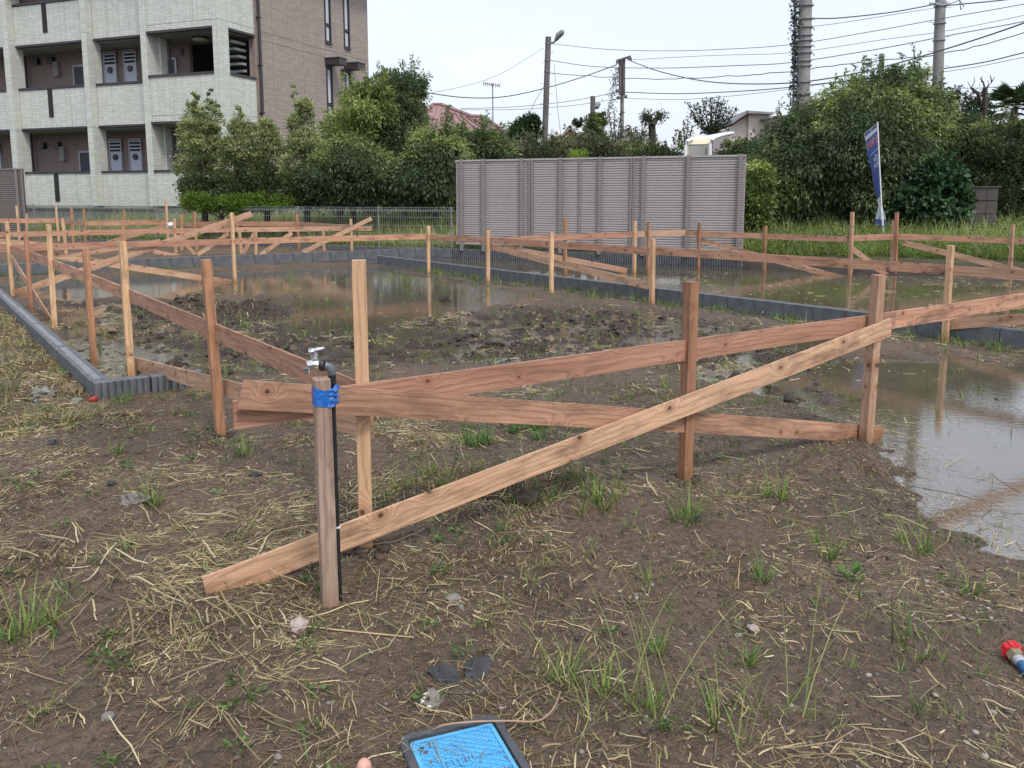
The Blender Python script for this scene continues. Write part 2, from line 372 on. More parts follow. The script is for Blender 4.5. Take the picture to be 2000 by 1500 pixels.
PUD_R = [A2(G(*p)) for p in [(1665, 800), (1640, 768), (1650, 738), (1672, 715), (1700, 706), (1840, 700), (2000, 722), (2300, 760), (2500, 1000), (2300, 1180), (2000, 1062), (1950, 1038), (1880, 1000), (1800, 985), (1735, 965), (1705, 930), (1760, 903), (1745, 880), (1712, 868), (1690, 840), (1672, 815)]]
PUD_M = [A2(G(*p)) for p in [(-60, 560), (60, 548), (300, 536), (500, 528), (700, 521), (740, 522), (850, 542), (950, 560), (1070, 586), (960, 598), (900, 612), (840, 624), (740, 632), (690, 650), (600, 655), (560, 632), (590, 605), (520, 590), (420, 575), (380, 590), (260, 575), (150, 590), (60, 585)]]
PUD_L = [A2(G(*p)) for p in [(105, 600), (170, 610), (240, 625), (235, 660), (250, 690), (290, 715), (240, 735), (190, 720), (150, 670)]]
PUD_S = [A2(G(*p)) for p in [(1420, 640), (1520, 645), (1640, 668), (1560, 690), (1450, 670)]]
MUD = [A2(G(*p)) for p in [(120, 592), (260, 590), (520, 600), (760, 640), (1000, 605), (1300, 615), (1500, 660), (1640, 720), (1560, 790), (1250, 700), (900, 710), (600, 720), (300, 748), (215, 728), (150, 660), (112, 625)]]
HOLE = G(985, 985)
WC1o = G(182, 749, .16)
DENTS = [(random.uniform(-2.6, 3.2), random.uniform(1.9, 4.6), random.uniform(0, 3.14), random.uniform(.09, .14)) for _ in range(34)]
def terrain(x, y):
    r = np.hypot(x, y)
    n_big = fbm(x, y, .55, 3, 11); n_mid = fbm(x, y, 3.1, 4, 23); n_fin = fbm(x, y, 13., 3, 41)
    rid = 1 - np.abs(2 * fbm(x, y, 5.5, 3, 61) - 1)
    mud = sstep(.5, -.3, sdf(x, y, MUD))
    wob = (n_mid - .5) * .85
    lot = .045 + (n_big - .5) * .03 + (n_mid - .5) * .035 + (n_fin - .5) * .022
    n_x = fbm(x, y, 7.5, 4, 91, .6)
    mudh = -.014 + (n_mid - .5) * .09 + (rid - .8) * .08 + (n_x - .5) * .20 + (n_fin - .5) * .08
    h = lot * (1 - mud) + mudh * mud
    pd = np.minimum(np.minimum(sdf(x, y, PUD_R), sdf(x, y, PUD_M)), np.minimum(sdf(x, y, PUD_L), sdf(x, y, PUD_S))) + wob * .5
    m = sstep(.28, -.22, pd)
    h = h * (1 - m) + (-.055 + (n_mid - .5) * .05) * m
    # pile of lifted turf in the middle puddle
    for (px, py, s, a) in ((530, 592, .5, .10), (575, 580, .3, .09), (440, 615, .6, .09), (375, 600, .5, .09), (505, 618, .5, .11), (215, 650, .3, .04), (1080, 625, .5, .05), (870, 602, .3, .05), (1700, 672, .5, .045), (1850, 683, .5, .03), (1430, 612, .8, .05), (1150, 598, .8, .04)):
        c = G(px, py); q = np.hypot(x - c.x, y - c.y) / s
        h = h + a * np.exp(-q * q * 2) * (.35 + 1.1 * rid * n_mid * 1.4)
    q = np.hypot((x - HOLE.x) / 1.5, y - HOLE.y); h = h - .13 * np.exp(-(q / .15) ** 4) * (.7 + .6 * n_mid) + .045 * np.exp(-((q - .26) / .08) ** 2)
    for px, py, an, ln in DENTS:
        u_ = (x - px) * math.cos(an) + (y - py) * math.sin(an); v_ = -(x - px) * math.sin(an) + (y - py) * math.cos(an); h = h - .016 * np.exp(-(u_ / ln) ** 4 - (v_ / .045) ** 4)
    sw = (x - r1.x) * nW1.x + (y - r1.y) * nW1.y; sl_ = (x - r1.x) * dW1.x + (y - r1.y) * dW1.y
    h = h + (.05 + (n_mid - .5) * .06) * sstep(.0, -.25, sw) * sstep(-.15, -.8, sl_) * (x < -2.4)
    # lot 2
    s3 = (x - W3a.x) * n3.x + (y - W3a.y) * n3.y
    far2 = -.05 + (n_mid - .5) * .09
    nw = np.exp(-(np.minimum(s3, 0) / .75) ** 2); h = h * (1 - nw) + (-.012 + (n_mid - .5) * .06 + (n_x - .5) * .05) * nw
    m3 = sstep(-.02, .12, s3); h = h * (1 - m3) + far2 * m3
    s2 = (x - W2a.x) * n2.x + (y - W2a.y) * n2.y
    m2 = sstep(.0, .12, s2) * (x < W2b.x + .3); h = h * (1 - m2) + (.17 + (n_mid - .5) * .05) * m2
    sb = (x - BW0.x) * bn.x + (y - BW0.y) * bn.y
    right = sstep(BWEND.x - .05, BWEND.x + .25, x)
    back = .26 + .42 * sstep(0, 6, sb) + .25 * sstep(6, 25, sb) + (n_mid - .5) * .06
    mb = sstep(-.02, .08, sb) * (1 - right) + sstep(-.9, .9, sb) * right
    h = h * (1 - mb) + back * mb
    return h, mud, m, s3, s2, sb, mb
def gz(x, y):
    return float(terrain(np.array([float(x)]), np.array([float(y)]))[0][0])
# ---- terrain mesh
ys = [.7]
while ys[-1] < 23: ys.append(ys[-1] * 1.0052)
while ys[-1] < 900: ys.append(ys[-1] * 1.06)
ys = np.array(ys); ts = np.linspace(-1.15, 1.15, 540)
YY, TT = np.meshgrid(ys, ts, indexing='ij'); XX = YY * TT + (rng.random(YY.shape) - .5) * 0
h, mud, mw, s3, s2, sb, mbk = terrain(XX, YY)
cb = np.array([.142, .104, .070]); cm = np.array([.066, .048, .036]); cgr = np.array([.12, .13, .055])
mixn = fbm(XX, YY, 1.3, 3, 5)[..., None]
colr = cb * (.8 + .45 * mixn) * (1 - mud[..., None]) + cm * (.8 + .5 * mixn) * mud[..., None]
colr = np.where((s3 > 0)[..., None], np.array([.075, .062, .048]), colr)
colr = colr * (1 - mbk[..., None]) + cgr * (.6 + .5 * mixn) * mbk[..., None]
hq = np.hypot((XX - HOLE.x) / 1.5, YY - HOLE.y)[..., None]; colr = colr * (1 - .8 * np.exp(-(hq / .2) ** 2))  # soil colour darkened in and around the hole to deepen its shade
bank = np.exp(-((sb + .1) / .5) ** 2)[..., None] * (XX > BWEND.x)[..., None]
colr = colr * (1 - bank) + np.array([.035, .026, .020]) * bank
nr, nc = YY.shape; idx = np.arange(nr * nc).reshape(nr, nc)
Fq = np.stack([idx[:-1, :-1], idx[:-1, 1:], idx[1:, 1:], idx[1:, :-1]], -1).reshape(-1, 4)
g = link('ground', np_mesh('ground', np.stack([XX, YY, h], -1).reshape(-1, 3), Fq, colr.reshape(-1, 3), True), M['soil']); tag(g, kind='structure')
big = MB().add([(-900, -60, -.3), (900, -60, -.3), (900, 900, -.3), (-900, 900, -.3)], [(0, 1, 2, 3)])
g2 = link('ground_outer', np_mesh('ground_outer', big.v, big.f, np.tile([.10, .08, .06], (4, 1))), M['soil']); tag(g2, kind='structure')
# ---- water sheets
def sheet(name, pts, z=0.):
    o = link(name, np_mesh(name, [(p[0], p[1], z) for p in pts], [tuple(range(len(pts)))]), M['water']); return tag(o, kind='structure')
e3 = W3a - d3 * .2
far3 = W3a + d3 * 22
pn = W3a + d3 * ((W3a.y - 1.8) / -d3.y); pm4 = W3a + d3 * ((W3a.y - 4.5) / -d3.y)
wp = [(-13.9, 4.5), (.9, 4.5), (pm4.x, 4.5), A2(e3), A2(W2a - d2 * 6), (.9, 1.8), (pn.x, 1.8)]
me = bpy.data.meshes.new('puddle'); me.from_pydata([(p[0], p[1], 0) for p in wp], [], [(0, 1, 2, 3, 4), (5, 6, 2, 1)]); me.update(); tag(link('puddle', me, M['water']), kind='structure')
sheet('puddle_behind_wall', [A2(e3), (pn.x, 1.8), (22, 1.8), (22, 9), A2(BWEND + Vector((.3, .3, 0))), A2(W2b + Vector((.05, -.02, 0)))])

# ------------------------------------------------------------------ block walls
def block_mesh(L, Hh, T, ribs=0, channel=False):
    m = MB(); j = .0035
    x0, x1 = -L / 2 + j, L / 2 - j
    if ribs:
        p = (x1 - x0) / ribs; poly = []
        for k in range(ribs):
            a = x0 + k * p; poly += [(a + p * .02, -T / 2), (a + p * .56, -T / 2), (a + p * .60, -T / 2 + .024), (a + p * .96, -T / 2 + .024)]
        poly += [(x1, T / 2), (x0, T / 2)]; m.extrude(poly, 0, Hh - j)
    elif channel:
        m.box(x0, x1, -T / 2, -T / 2 + .035, 0, Hh - j); m.box(x0, x1, T / 2 - .035, T / 2, 0, Hh - j); m.box(x0, x1, -T / 2 + .036, T / 2 - .036, 0, Hh - .03)
    else: m.box(x0, x1, -T / 2, T / 2, 0, Hh - j)
    me = m.mesh('block', bevel=0 if ribs else .003); me.materials.append(M['block']); return me
def wall(label, a, b, zt, courses, T=.12, ribs=0, channel=False, group='grey block walls around the lots', L=.4, cap=False, Hh=.2):
    a = Vector((a.x, a.y, 0)); b = Vector((b.x, b.y, 0)); d = (b - a); ln = d.length; d.normalize(); ang = math.atan2(d.y, d.x)
    root = thing('block_wall', label, 'wall', (a.x, a.y, 0), ang, group)
    me = block_mesh(L, Hh, T, ribs, channel); n = int(round(ln / L)); s = ln / n
    for c in range(courses):
        for k in range(n + (c % 2)):
            o = bpy.data.objects.new('block', me); COL.objects.link(o); o.parent = root
            x = s * (k + .5 - .5 * (c % 2)); o.location = (x, random.uniform(-.002, .002), zt - Hh * (c + 1) + random.uniform(-.002, .001)); o.scale = (s / L, 1, 1)
            if c % 2 and (k == 0 or k == n):
                o.scale = (s / L / 2, 1, 1); o.location.x = s * .25 if k == 0 else ln - s * .25
    if cap:
        mm = MB(); k = 0
        while k < n:
            mm.box(s * k + .0, min(ln, s * (k + 4)) - .07, -.024, .024, zt - .03, zt - .006); k += 4
        mm.build('mortar_fill', M['block_top'], root)
    if not ribs and not cap:
        pass
    return root
c1 = G(182, 749, .16) + nW1 * .06; c1b = c1 - dW1 * 13
wall('hollow topped grey block wall running along the left side to the corner of the front lot', c1b, c1 - dW1 * .115, .16, 2, channel=True, cap=True)
r1 = G(182, 749, .16); dR = Vector((.818, .575, 0)); nR = Vector((-.575, .818, 0))
ws = r1 + nR * .06 + dR * .004; wall('short ribbed grey block wall turning the left corner below the lower brace', ws, ws + dR * .72, .16, 2, ribs=8, channel=False, L=.36)
wall('two course plain block wall at the back of the flooded front lot', W2a - d2 * 3.2 + n2 * .06, W2b + n2 * .06, .25, 3)
wall('long low block wall running diagonally from the back left corner to the right edge', W3a + n3 * .06 + d3 * .02, W3b + d3 * 5 + n3 * .06, .17, 2)
bA = bline(886); bZ = bline(-120)
wall('ribbed grey block wall standing in water below the tall taupe louvered fence', bA + bd * .01, BWEND + bd * .1, .245, 2, ribs=8)
wall('plain grey block wall under the wire mesh fence', bZ, bA - bd * .01, .245, 2)

# ------------------------------------------------------------------ louvered fences
def louver(label, xs0, xs1, panels, posts, thin, mat, ztop=2.2, zbot=.37, ns=36, xend=None):
    o0 = bline(xs0); root = thing('louvered_fence', label, 'fence', (o0.x, o0.y, 0), math.atan2(bd.y, bd.x), 'louvered privacy fences')
    L_ = lambda x: (bline(x) - o0).dot(bd)
    for a, b in panels:
        x0, x1 = L_(a) + .005, L_(b) - .005
        p = (ztop - zbot - .06) / ns
        m = MB()
        m.extrude([(x0, -.028), (x1, -.028), (x1, .004), (x0, .004)], 0, .001)
        m = MB()
        # slat section: hooked blade, raised front lip
        sec = [(-.014, 0), (-.034, .010), (-.036, p * .74), (-.026, p * .86), (-.008, p * .88), (-.008, p * .80), (-.022, p * .76), (-.028, p * .68), (-.026, .016), (-.010, .006)]
        n = len(sec); m.add([(x0, y, z) for y, z in sec] + [(x1, y, z) for y, z in sec], [tuple(range(n)), tuple(reversed(range(n, 2 * n)))] + [(k, n + k, n + (k + 1) % n, (k + 1) % n) for k in range(n)])
        me = m.mesh('slat'); me.materials.append(mat)
        for k in range(ns):
            o = bpy.data.objects.new('slat', me); COL.objects.link(o); o.parent = root; o.location = (0, 0, zbot + .02 + k * p)
        boxpart('backing', mat, root, x0, x1, -.006, -.001, zbot, ztop - .01)
        boxpart('top_rail', M['post_m'] if mat is M['louver_dk'] else mat, root, x0, x1, -.055, .012, ztop - .035, ztop)
        boxpart('bottom_rail', mat, root, x0, x1, -.05, .01, zbot - .02, zbot + .018)
    for x in posts:
        c = L_(x); o = MB().box(c - .036, c + .036, -.10, -.057, .2, ztop + .012).build('post', M['post_m'], root, bevel=.004)
        MB().tube([(c, -.101, ztop - .05), (c, -.107, ztop - .05)], .012, 6).build('bolt', M['metal'], o)
    for x in thin:
        c = L_(x); boxpart('stile', M['post_m'], root, c - .022, c + .022, -.07, -.057, zbot, ztop - .02)
    return root
louver('tall taupe louvered metal fence standing in the middle behind the lots', 893, 1451, [(893, 1038), (1038, 1234), (1234, 1452)], [905, 947, 1021, 1096, 1172, 1256, 1342, 1442], [1036, 1041, 1133, 1232, 1237], M['louver'])
louver('dark brown louvered fence at the left edge in front of the cream apartments', -190, 58, [(-190, 58)], [-60, 4, 47], [57], M['louver_dk'], ns=30)
# ------------------------------------------------------------------ wire mesh fence
o0 = bline(58); root = thing('mesh_fence', 'low galvanised wire mesh fence along the grass strip', 'fence', (o0.x, o0.y, 0), math.atan2(bd.y, bd.x))
Lm = (bline(889) - o0).dot(bd)
for k, x in enumerate([70, 178, 304, 437, 583, 739, 881]):
    c = (bline(x) - o0).dot(bd); MB().tube([(c, .03, .1), (c, .03, 1.17)], .024, 8).build('post', M['post_m'], root, True)
m = MB()
for k in range(int(Lm / .06)): m.box(k * .06, k * .06 + .0035, 0, .0035, .33, 1.15)
m.build('vertical_wires', M['mesh'], root)['kind'] = 'stuff'
m = MB()
for z in (.36, .55, .74, .93, 1.06, 1.10, 1.15): m.box(0, Lm, -.006, .0, z, z + .006)
m.box(0, Lm, -.03, -.024, 1.08, 1.086)
m.build('horizontal_wires', M['mesh'], root)

# ------------------------------------------------------------------ batter boards
def board(name, A, B, mat, root, w=.1, t=.013, side=1, curve=.0):
    A, B = Vector(A), Vector(B); d = B - A; L = d.length; d.normalize()
    nrm = Vector((-d.y, d.x, 0)).normalized() * side; up = nrm.cross(d) if side < 0 else d.cross(nrm)
    if up.z < 0: up = -up
    m = MB(); N = max(2, int(L / .35)); vs = []; ph = random.uniform(0, 6); amp = random.uniform(.001, .004) + curve
    e0, e1 = random.uniform(-.004, .004), random.uniform(-.004, .004)
    for i in range(N + 1):
        s = i / N; x = (s - .5) * L; o = math.sin(s * 3.1 + ph) * amp; q = math.sin(s * 5 + ph) * .0015
        sk = e0 if i == 0 else (e1 if i == N else 0)
        vs += [(x + sk, o, -w / 2 + q), (x + sk, o + t, -w / 2 + q), (x - sk, o + t, w / 2 + q), (x - sk, o, w / 2 + q)]
    fs = [(0, 1, 2, 3), tuple(4 * N + k for k in (3, 2, 1, 0))]
    for i in range(N):
        for k in range(4): fs.append((4 * i + k, 4 * (i + 1) + k, 4 * (i + 1) + (k + 1) % 4, 4 * i + (k + 1) % 4))
    m.add(vs, fs); me = m.mesh(name); bm = bmesh.new(); bm.from_mesh(me); bmesh.ops.recalc_face_normals(bm, faces=bm.faces[:]); bm.to_mesh(me); bm.free()
    o = link(name, me, mat, root)
    R = Matrix((d, nrm, up)).transposed().to_4x4(); c = (A + B) / 2 - up * (w / 2)
    if R.determinant() < 0: R = Matrix((-d, nrm, up)).transposed().to_4x4()
    o.matrix_local = (root.matrix_basis.inverted() if root else Matrix()) @ (Matrix.Translation(c) @ R)
    return o
def stake(bx, by, tx, ty, mat, root, z0=0., w=.05, yaw=None, lean=None):
    b = G(bx, by, z0); d = ray(tx, ty); t = math.hypot(b.x, b.y) / math.hypot(d.x, d.y); T = _c + d * t
    low = b + (b - T) * (.3 / (T - b).length); L = (T - low).length; h = w / 2
    m = MB(); N = 6; vs = []
    for i in range(N + 1):
        x = (i / N - .5) * L; q = random.uniform(-.0008, .0008); k = h * (.35 if i == 0 else 1)
        vs += [(x, -k + q, -k), (x, k + q, -k), (x, k + q, k), (x, -k + q, k)]
    fs = [(0, 1, 2, 3), tuple(4 * N + k for k in (3, 2, 1, 0))]
    for i in range(N):
        for k in range(4): fs.append((4 * i + k, 4 * (i + 1) + k, 4 * (i + 1) + (k + 1) % 4, 4 * i + (k + 1) % 4))
    m.add(vs, fs); me = m.mesh('stake'); bm = bmesh.new(); bm.from_mesh(me); bmesh.ops.recalc_face_normals(bm, faces=bm.faces[:])
    bmesh.ops.bevel(bm, geom=bm.edges[:], offset=.0015, segments=1, affect='EDGES') if w > .06 else None
    bm.to_mesh(me); bm.free()
    o = link('stake', me, mat, root)
    if yaw is None: yaw = 35.1 + random.uniform(-7, 7)
    ax = (T - low).normalized(); yv = Vector((math.cos(math.radians(yaw)), math.sin(math.radians(yaw)), 0)); yv = (yv - ax * yv.dot(ax)).normalized(); zv = ax.cross(yv)
    o.matrix_local = (root.matrix_basis.inverted() if root else Matrix()) @ Matrix.Translation((T + low) / 2) @ Matrix((ax, yv, zv)).transposed().to_4x4()
    return b
RED, TAN, PALE, BRN = M['wood_red'], M['wood_tan'], M['wood_pale'], M['wood_brown']
GRP = 'batter board runs of sawn cedar'
def run(label, p): return thing('batter_board', label, 'batter board', (p.x, p.y, 0), 0, GRP)
eR = Vector((.818, .575, 0)); eN = Vector((-.575, .818, 0))   # along near right run / into the lot
eL = Vector((-.587, .809, 0)); 
S6b, S7b = G(432, 863), G(716, 1095)
# near left run
rL = run('near left batter board whose rail recedes to the left edge past seven stakes', S6b)
SB = {}
for k, (bx, by, tx, ty, mt, w) in dict(S1=(25, 580, 13, 431, PALE, .05), S2=(61, 610, 51, 460, BRN, .045), S3=(107, 643, 95, 438, PALE, .052), S4=(184, 710, 167, 486, BRN, .046), S5=(256, 735, 239, 472, PALE, .05), S6=(432, 863, 402, 507, BRN, .05)).items():
    SB[k] = stake(bx, by, tx, ty, mt, rL, w=w)
offL = Vector((.809, .587, 0)) * .03
def seg(name, root, p1, p2, a, b, mat, side=1, w=.1, t=.013, curve=0):
    return board(name, VP(p1, p2, *a), VP(p1, p2, *b), mat, root, w, t, side, curve)
pA, pB = SB['S1'] + offL, SB['S3'] + offL
seg('rail', rL, SB['S1'] + offL, SB['S3'] + offL, (20, 478), (111, 509), RED, -1)
seg('rail', rL, SB['S3'] + offL, SB['S5'] + offL, (107, 507), (271, 571), RED, -1)
seg('rail', rL, SB['S5'] + offL * 1.1, S7b + offL * 1.1, (252, 563), (697, 742), RED, -1)
seg('brace', rL, SB['S2'] + offL * 1.9, SB['S3'] + offL * 1.9, (22, 495), (114, 641), TAN, -1, w=.09)
seg('brace', rL, SB['S5'] + offL * 1.9, S7b + offL * 3.2, (250, 694), (730, 811), TAN, -1)
# near right run
S8b, S9b = G(1337, 950), G(1690, 868)
rR = run('nearest batter board with crossing braces in front of the tap post', S7b)
stake(716, 1095, 701, 508, PALE, rR, w=.051, yaw=101); stake(1337, 950, 1350, 550, BRN, rR, w=.052, yaw=30); stake(1690, 868, 1716, 537, TAN, rR, w=.055, yaw=28)
q7, q9 = S7b - eN * .046, S9b + eN * .03
seg('rail', rR, q7, q9, (455, 783), (1751, 609), RED, 1)
seg('rail', rR, q9 - eN * .001 + Vector((0, 0, 0)), q9 + eR * 2 + eN * .014, (1733, 610), (2210, 543), RED, 1)
b7, b9 = S7b - eN * .068, S9b + eN * .045
seg('brace', rR, S7b - eN * .075, S9b + eN * .035, (474, 741), (1729, 834), M['wood_mid'], 1, curve=.004)
seg('brace', rR, S7b - eN * .048 - Vector((0, .03, 0)), S9b - eN * .042, (395, 1130), (1740, 622), TAN, 1)
boxes = None
stake(2075, 745, 2090, 520, TAN, rR, w=.05)
# short bottom board at S9
# back left run (Q1)
rQ1 = run('long batter board crossing the back left of the flooded lot with a tall sloping brace', G(459, 549))
T1b, T2b, T3b, T5b, T13b = [G(*p) for p in ((837, 533), (953, 550), (1077, 577), (1273, 594), (1846, 664))]
lb = stake(459, 549, 452, 415, PALE, rQ1); 
offQ = -eN * .034
s1q = Vector((-7.3, 12.25, 0)); 
seg('rail', rQ1, s1q, lb + eN * .03, (-60, 480), (453, 466), RED, 1)
seg('rail', rQ1, lb + eN * .03, T1b + eN * .03, (450, 466), (852, 456), RED, 1)
seg('brace', rQ1, s1q + eN * .05, lb + eN * .06, (26, 567), (490, 412), TAN, 1)
seg('brace', rQ1, s1q + eN * .07, lb + eN * .05, (72, 487), (484, 551), TAN, 1)
# back right run (Q2)
rQ2 = run('batter board running from the back stake to the right edge beside the low diagonal wall', T3b)
stake(837, 533, 836.5, 441, PALE, rQ2); stake(953, 550, 953, 449, PALE, rQ2, w=.052); stake(1077, 577, 1077, 454, PALE, rQ2); stake(1273, 594, 1275, 467, PALE, rQ2, w=.052); stake(1846, 664, 1857, 479, PALE, rQ2, w=.052)
oQ = Vector((.809, .587, 0)) * .032
seg('rail', rQ2, T1b + oQ, T2b + oQ, (834, 457), (957, 463.5), RED, -1)
seg('rail', rQ2, T2b + oQ, T5b + oQ, (953, 463), (1280, 484), RED, -1)
seg('rail', rQ2, T5b + oQ, T13b + oQ, (1272, 482), (1850, 517), RED, -1)
seg('rail', rQ2, T13b + oQ, T13b + oQ + (T13b - T5b), (1849, 518), (2200, 537), TAN, -1)
seg('brace', rQ2, T2b + oQ * 2, T5b + oQ * 1.5, (955, 475), (1268, 551), TAN, -1)
seg('brace', rQ2, T13b + oQ * 2, T13b + oQ * 2 + (T13b - T5b), (1852, 624), (2120, 602), TAN, -1)
# second lot
T4b, T6b, T7b, T8b, T9b, T10b, T11b, T12b = [G(*p) for p in ((1104, 538), (1239, 533), (1265, 533), (1364, 526), (1492, 533), (1660, 541), (1743, 537), (1972, 550))]
r3 = run('batter board across the second lot in front of the taupe louvered fence', T4b)
stake(1104, 538, 1103.5, 426, BRN, r3, w=.048); stake(1239, 533, 1240, 432, PALE, r3); stake(1265, 533, 1267, 435, BRN, r3)
seg('rail', r3, T4b - eN * .03, T6b + eN * .03, (960, 464), (1242, 452), RED, 1)
seg('rail', r3, T6b + eN * .03, T7b + eN * .05, (1239, 452), (1338, 449), TAN, 1)
seg('brace', r3, T4b + eN * .04, T6b + eN * .04, (985, 477), (1226, 524), TAN, 1)
r4 = run('back right batter board from the louvered fence to the stake left of the banner', T9b)
stake(1364, 526, 1366.5, 435, BRN, r4); stake(1492, 533, 1495, 441, BRN, r4); stake(1660, 541, 1665, 414, TAN, r4, w=.052)
seg('rail', r4, T8b + oQ, T9b + oQ, (1337, 450), (1495, 456), RED, -1)
seg('rail', r4, T9b + oQ, T10b + oQ, (1492, 456), (1667, 462), RED, -1)
seg('brace', r4, T8b + oQ * 2, T10b + oQ * 1.6, (1361, 462), (1664, 543), TAN, -1)
r5 = run('batter board behind the second lot with the double stake just right of the banner', T11b)
stake(1741, 536, 1746, 430, TAN, r5); stake(1748, 537, 1752, 414, BRN, r5); stake(1972, 550, 1978, 438, TAN, r5)
seg('rail', r5, T10b + eN * .03, T11b + eN * .03, (1664, 460), (1744, 456.5), RED, 1)
seg('rail', r5, T11b + oQ * 2, T12b + oQ, (1752, 456), (1983, 464.5), RED, -1)
seg('rail', r5, T12b + oQ, T12b + oQ + (T12b - T11b), (1978, 464.5), (2200, 474), RED, -1)
seg('brace', r5, T10b - eN * .0 + oQ * 2.5, T11b + oQ * 1.0, (1664, 478), (1740, 538), TAN, 1)
seg('brace', r5, T11b + oQ * 2, T12b + oQ * 2, (1765, 468), (2080, 545), TAN, -1)
tag(board('offcut', G(1664, 534) + Vector((0, 0, .05)), G(1686, 529) + Vector((0, 0, .07)), RED, None, w=.09), 'short orange board offcut lying in the water by the tall stake left of the banner', 'offcut')
# third lot, behind the two course wall: ground .17, rails .78
Z3 = .17
r6 = run('farthest batter board in the back left lot running below the mesh fence', G(164, 470, Z3))
st6 = [(38, 469, 32, 402, PALE), (53, 470, 52, 417, TAN), (115, 472, 109, 403, PALE), (143, 474, 139, 405, BRN), (167, 472, 163, 406, BRN), (244, 474, 242, 408, BRN), (329, 482, 324, 392, PALE), (384, 488, 379, 414, BRN), (355, 489, 354, 418, BRN), (584, 486, 579, 419, BRN)]
for (bx, by, tx, ty, mt) in st6: stake(bx, by, tx, ty, mt, r6, Z3, w=.055)
Bs = [G(38, 469, Z3), G(167, 472, Z3), G(328, 482, Z3), G(384, 488, Z3), G(500, 487, Z3), G(584, 486, Z3)]
def seg6(a, b, pa, pb, mt): seg('rail', r6, a, b, pa, pb, mt, -1, w=.11)
P6 = [((-40, 427), (118, 427), RED), ((116, 427.5), (166, 432.5), TAN), ((163, 432), (325, 429.5), RED), ((323, 430), (380, 434), TAN), ((377, 433), (466, 433.5), RED), ((462, 432), (580, 433), RED), ((578, 433), (692, 440), TAN)]
for (a, b, mt) in P6:
    board('rail', G(a[0], a[1], .80), G(b[0], b[1], .80), mt, r6, w=.12)
for (a, b) in (((208, 471), (322, 437)),):
    board('brace', D(a[0], a[1], 19.), D(b[0], b[1], 20.5), TAN, r6)
r7 = run('middle batter board in the back left lot ending in a raised diagonal brace', G(345, 492, Z3))
for (bx, by, tx, ty, mt) in [(130, 500, 122, 427, PALE), (243, 497, 240, 441, BRN), (343, 494, 340, 428, PALE), (471, 496, 467, 450, PALE), (500, 497, 499, 452, PALE), (633, 493, 631, 449, TAN), (687, 491, 685, 427, PALE)]: stake(bx, by, tx, ty, mt, r7, Z3, w=.055)
for (a, b, mt) in [((-30, 453.5), (243, 448), RED), ((240, 448), (460, 444), RED), ((456, 444), (727, 441.5), TAN)]:
    board('rail', G(a[0], a[1], .76), G(b[0], b[1], .76), mt, r7)
for (a, b) in [((384, 494), (444, 453)), ((357, 466), (385, 496)), ((473, 494), (495, 453)), ((507, 494), (568, 451)), ((590, 489), (724, 423)), ((131, 497), (312, 467)), ((300, 487), (362, 499))]:
    board('brace', D(a[0], a[1], 17.6), D(b[0], b[1], 17.9), TAN, r7, w=.085)
board('brace', D(-30, 464, 15.8), D(95, 474, 16.6), TAN, r7)
# a knotted white cloth on the far rail
def lump(name, mat, loc, s, seed=0, sub=2, amp=.25, parent=None, flat=.0, freq=1.6):
    bm = bmesh.new(); bmesh.ops.create_icosphere(bm, subdivisions=sub, radius=1)
    r = random.Random(seed); o = Vector((r.uniform(0, 50), r.uniform(0, 50), r.uniform(0, 50)))
    from mathutils import noise as mn
    for v in bm.verts:
        k = 1 + amp * mn.noise(v.co * freq + o) + amp * .5 * mn.noise(v.co * freq * 2.6 + o) + amp * .25 * mn.noise(v.co * freq * 6 + o); v.co = v.co * k
        if v.co.z < -flat and flat: v.co.z = -flat
        v.co = Vector((v.co.x * s[0], v.co.y * s[1], v.co.z * s[2]))
    me = bpy.data.meshes.new(name); bm.to_mesh(me); bm.free()
    for p in me.polygons: p.use_smooth = True
    try: me.set_sharp_from_angle(angle=math.radians(32))
    except Exception: pass
    ob = link(name, me, mat, parent); ob.location = loc; ob.rotation_euler = (r.uniform(-.2, .2), r.uniform(-.2, .2), r.uniform(0, 6)); return ob
tag(lump('cloth', M['flagw'], D(333, 439, 19.8), (.08, .05, .06), 3, amp=.5), 'small white cloth knotted on the far rail of the back left lot', 'cloth')

# ------------------------------------------------------------------ apartment building (local x along the front towards the camera side, y into the building)
BC = Vector((-9.05, 26.5, 0)); BROT = math.atan2(-.367, .930)
bld = thing('apartment_building', 'three storey apartment block with cream front, open corridors and brown side wall', 'building', BC, BROT)
PB = lambda name, mat, *a, parent=None, bevel=0: boxpart(name, mat, parent or bld, *a, bevel=bevel)
FL = [(2.26, 3.69), (5.12, 6.49), (7.93, 9.30)]           # parapet top, opening head for each storey
def panels(mat, x0, x1, y, z0, z1, joints, th=.05, axis='x'):
    js = [x0] + [j for j in joints if x0 + .05 < j < x1 - .05] + [x1]
    for a, b in zip(js[:-1], js[1:]):
        if axis == 'x': PB('siding_panel', mat, a + .008, b - .008, y, y + th, z0 + .005, z1 - .005)
        else: PB('siding_panel', mat, y - th, y, a + .008, b - .008, z0 + .005, z1 - .005)
XJ = [-k * .91 - .0 for k in range(30)]
main_j = sorted([-3.0, -3.91, -4.82, -5.75, -6.65, -7.59, -8.5, -9.3, -10.2, -11.1, -12, -12.9, -13.8, -14.7, -15.6, -16.5, -17.4, -18.3])
MY = .35
bands = [(1.09, 2.26 - .07), (3.69 + .06, 5.12 - .08), (6.49 + .07, 7.93 - .08), (9.30 + .07, 10.2)]
bays = [(-5.46, -3.07), (-9.05, -5.70), (-12.7, -9.33), (-16.1, -12.95), (-19.5, -16.35)]
slitbays = {-9.05: -7.59, -16.1: -14.6}
backing_z = {0: 1.5}
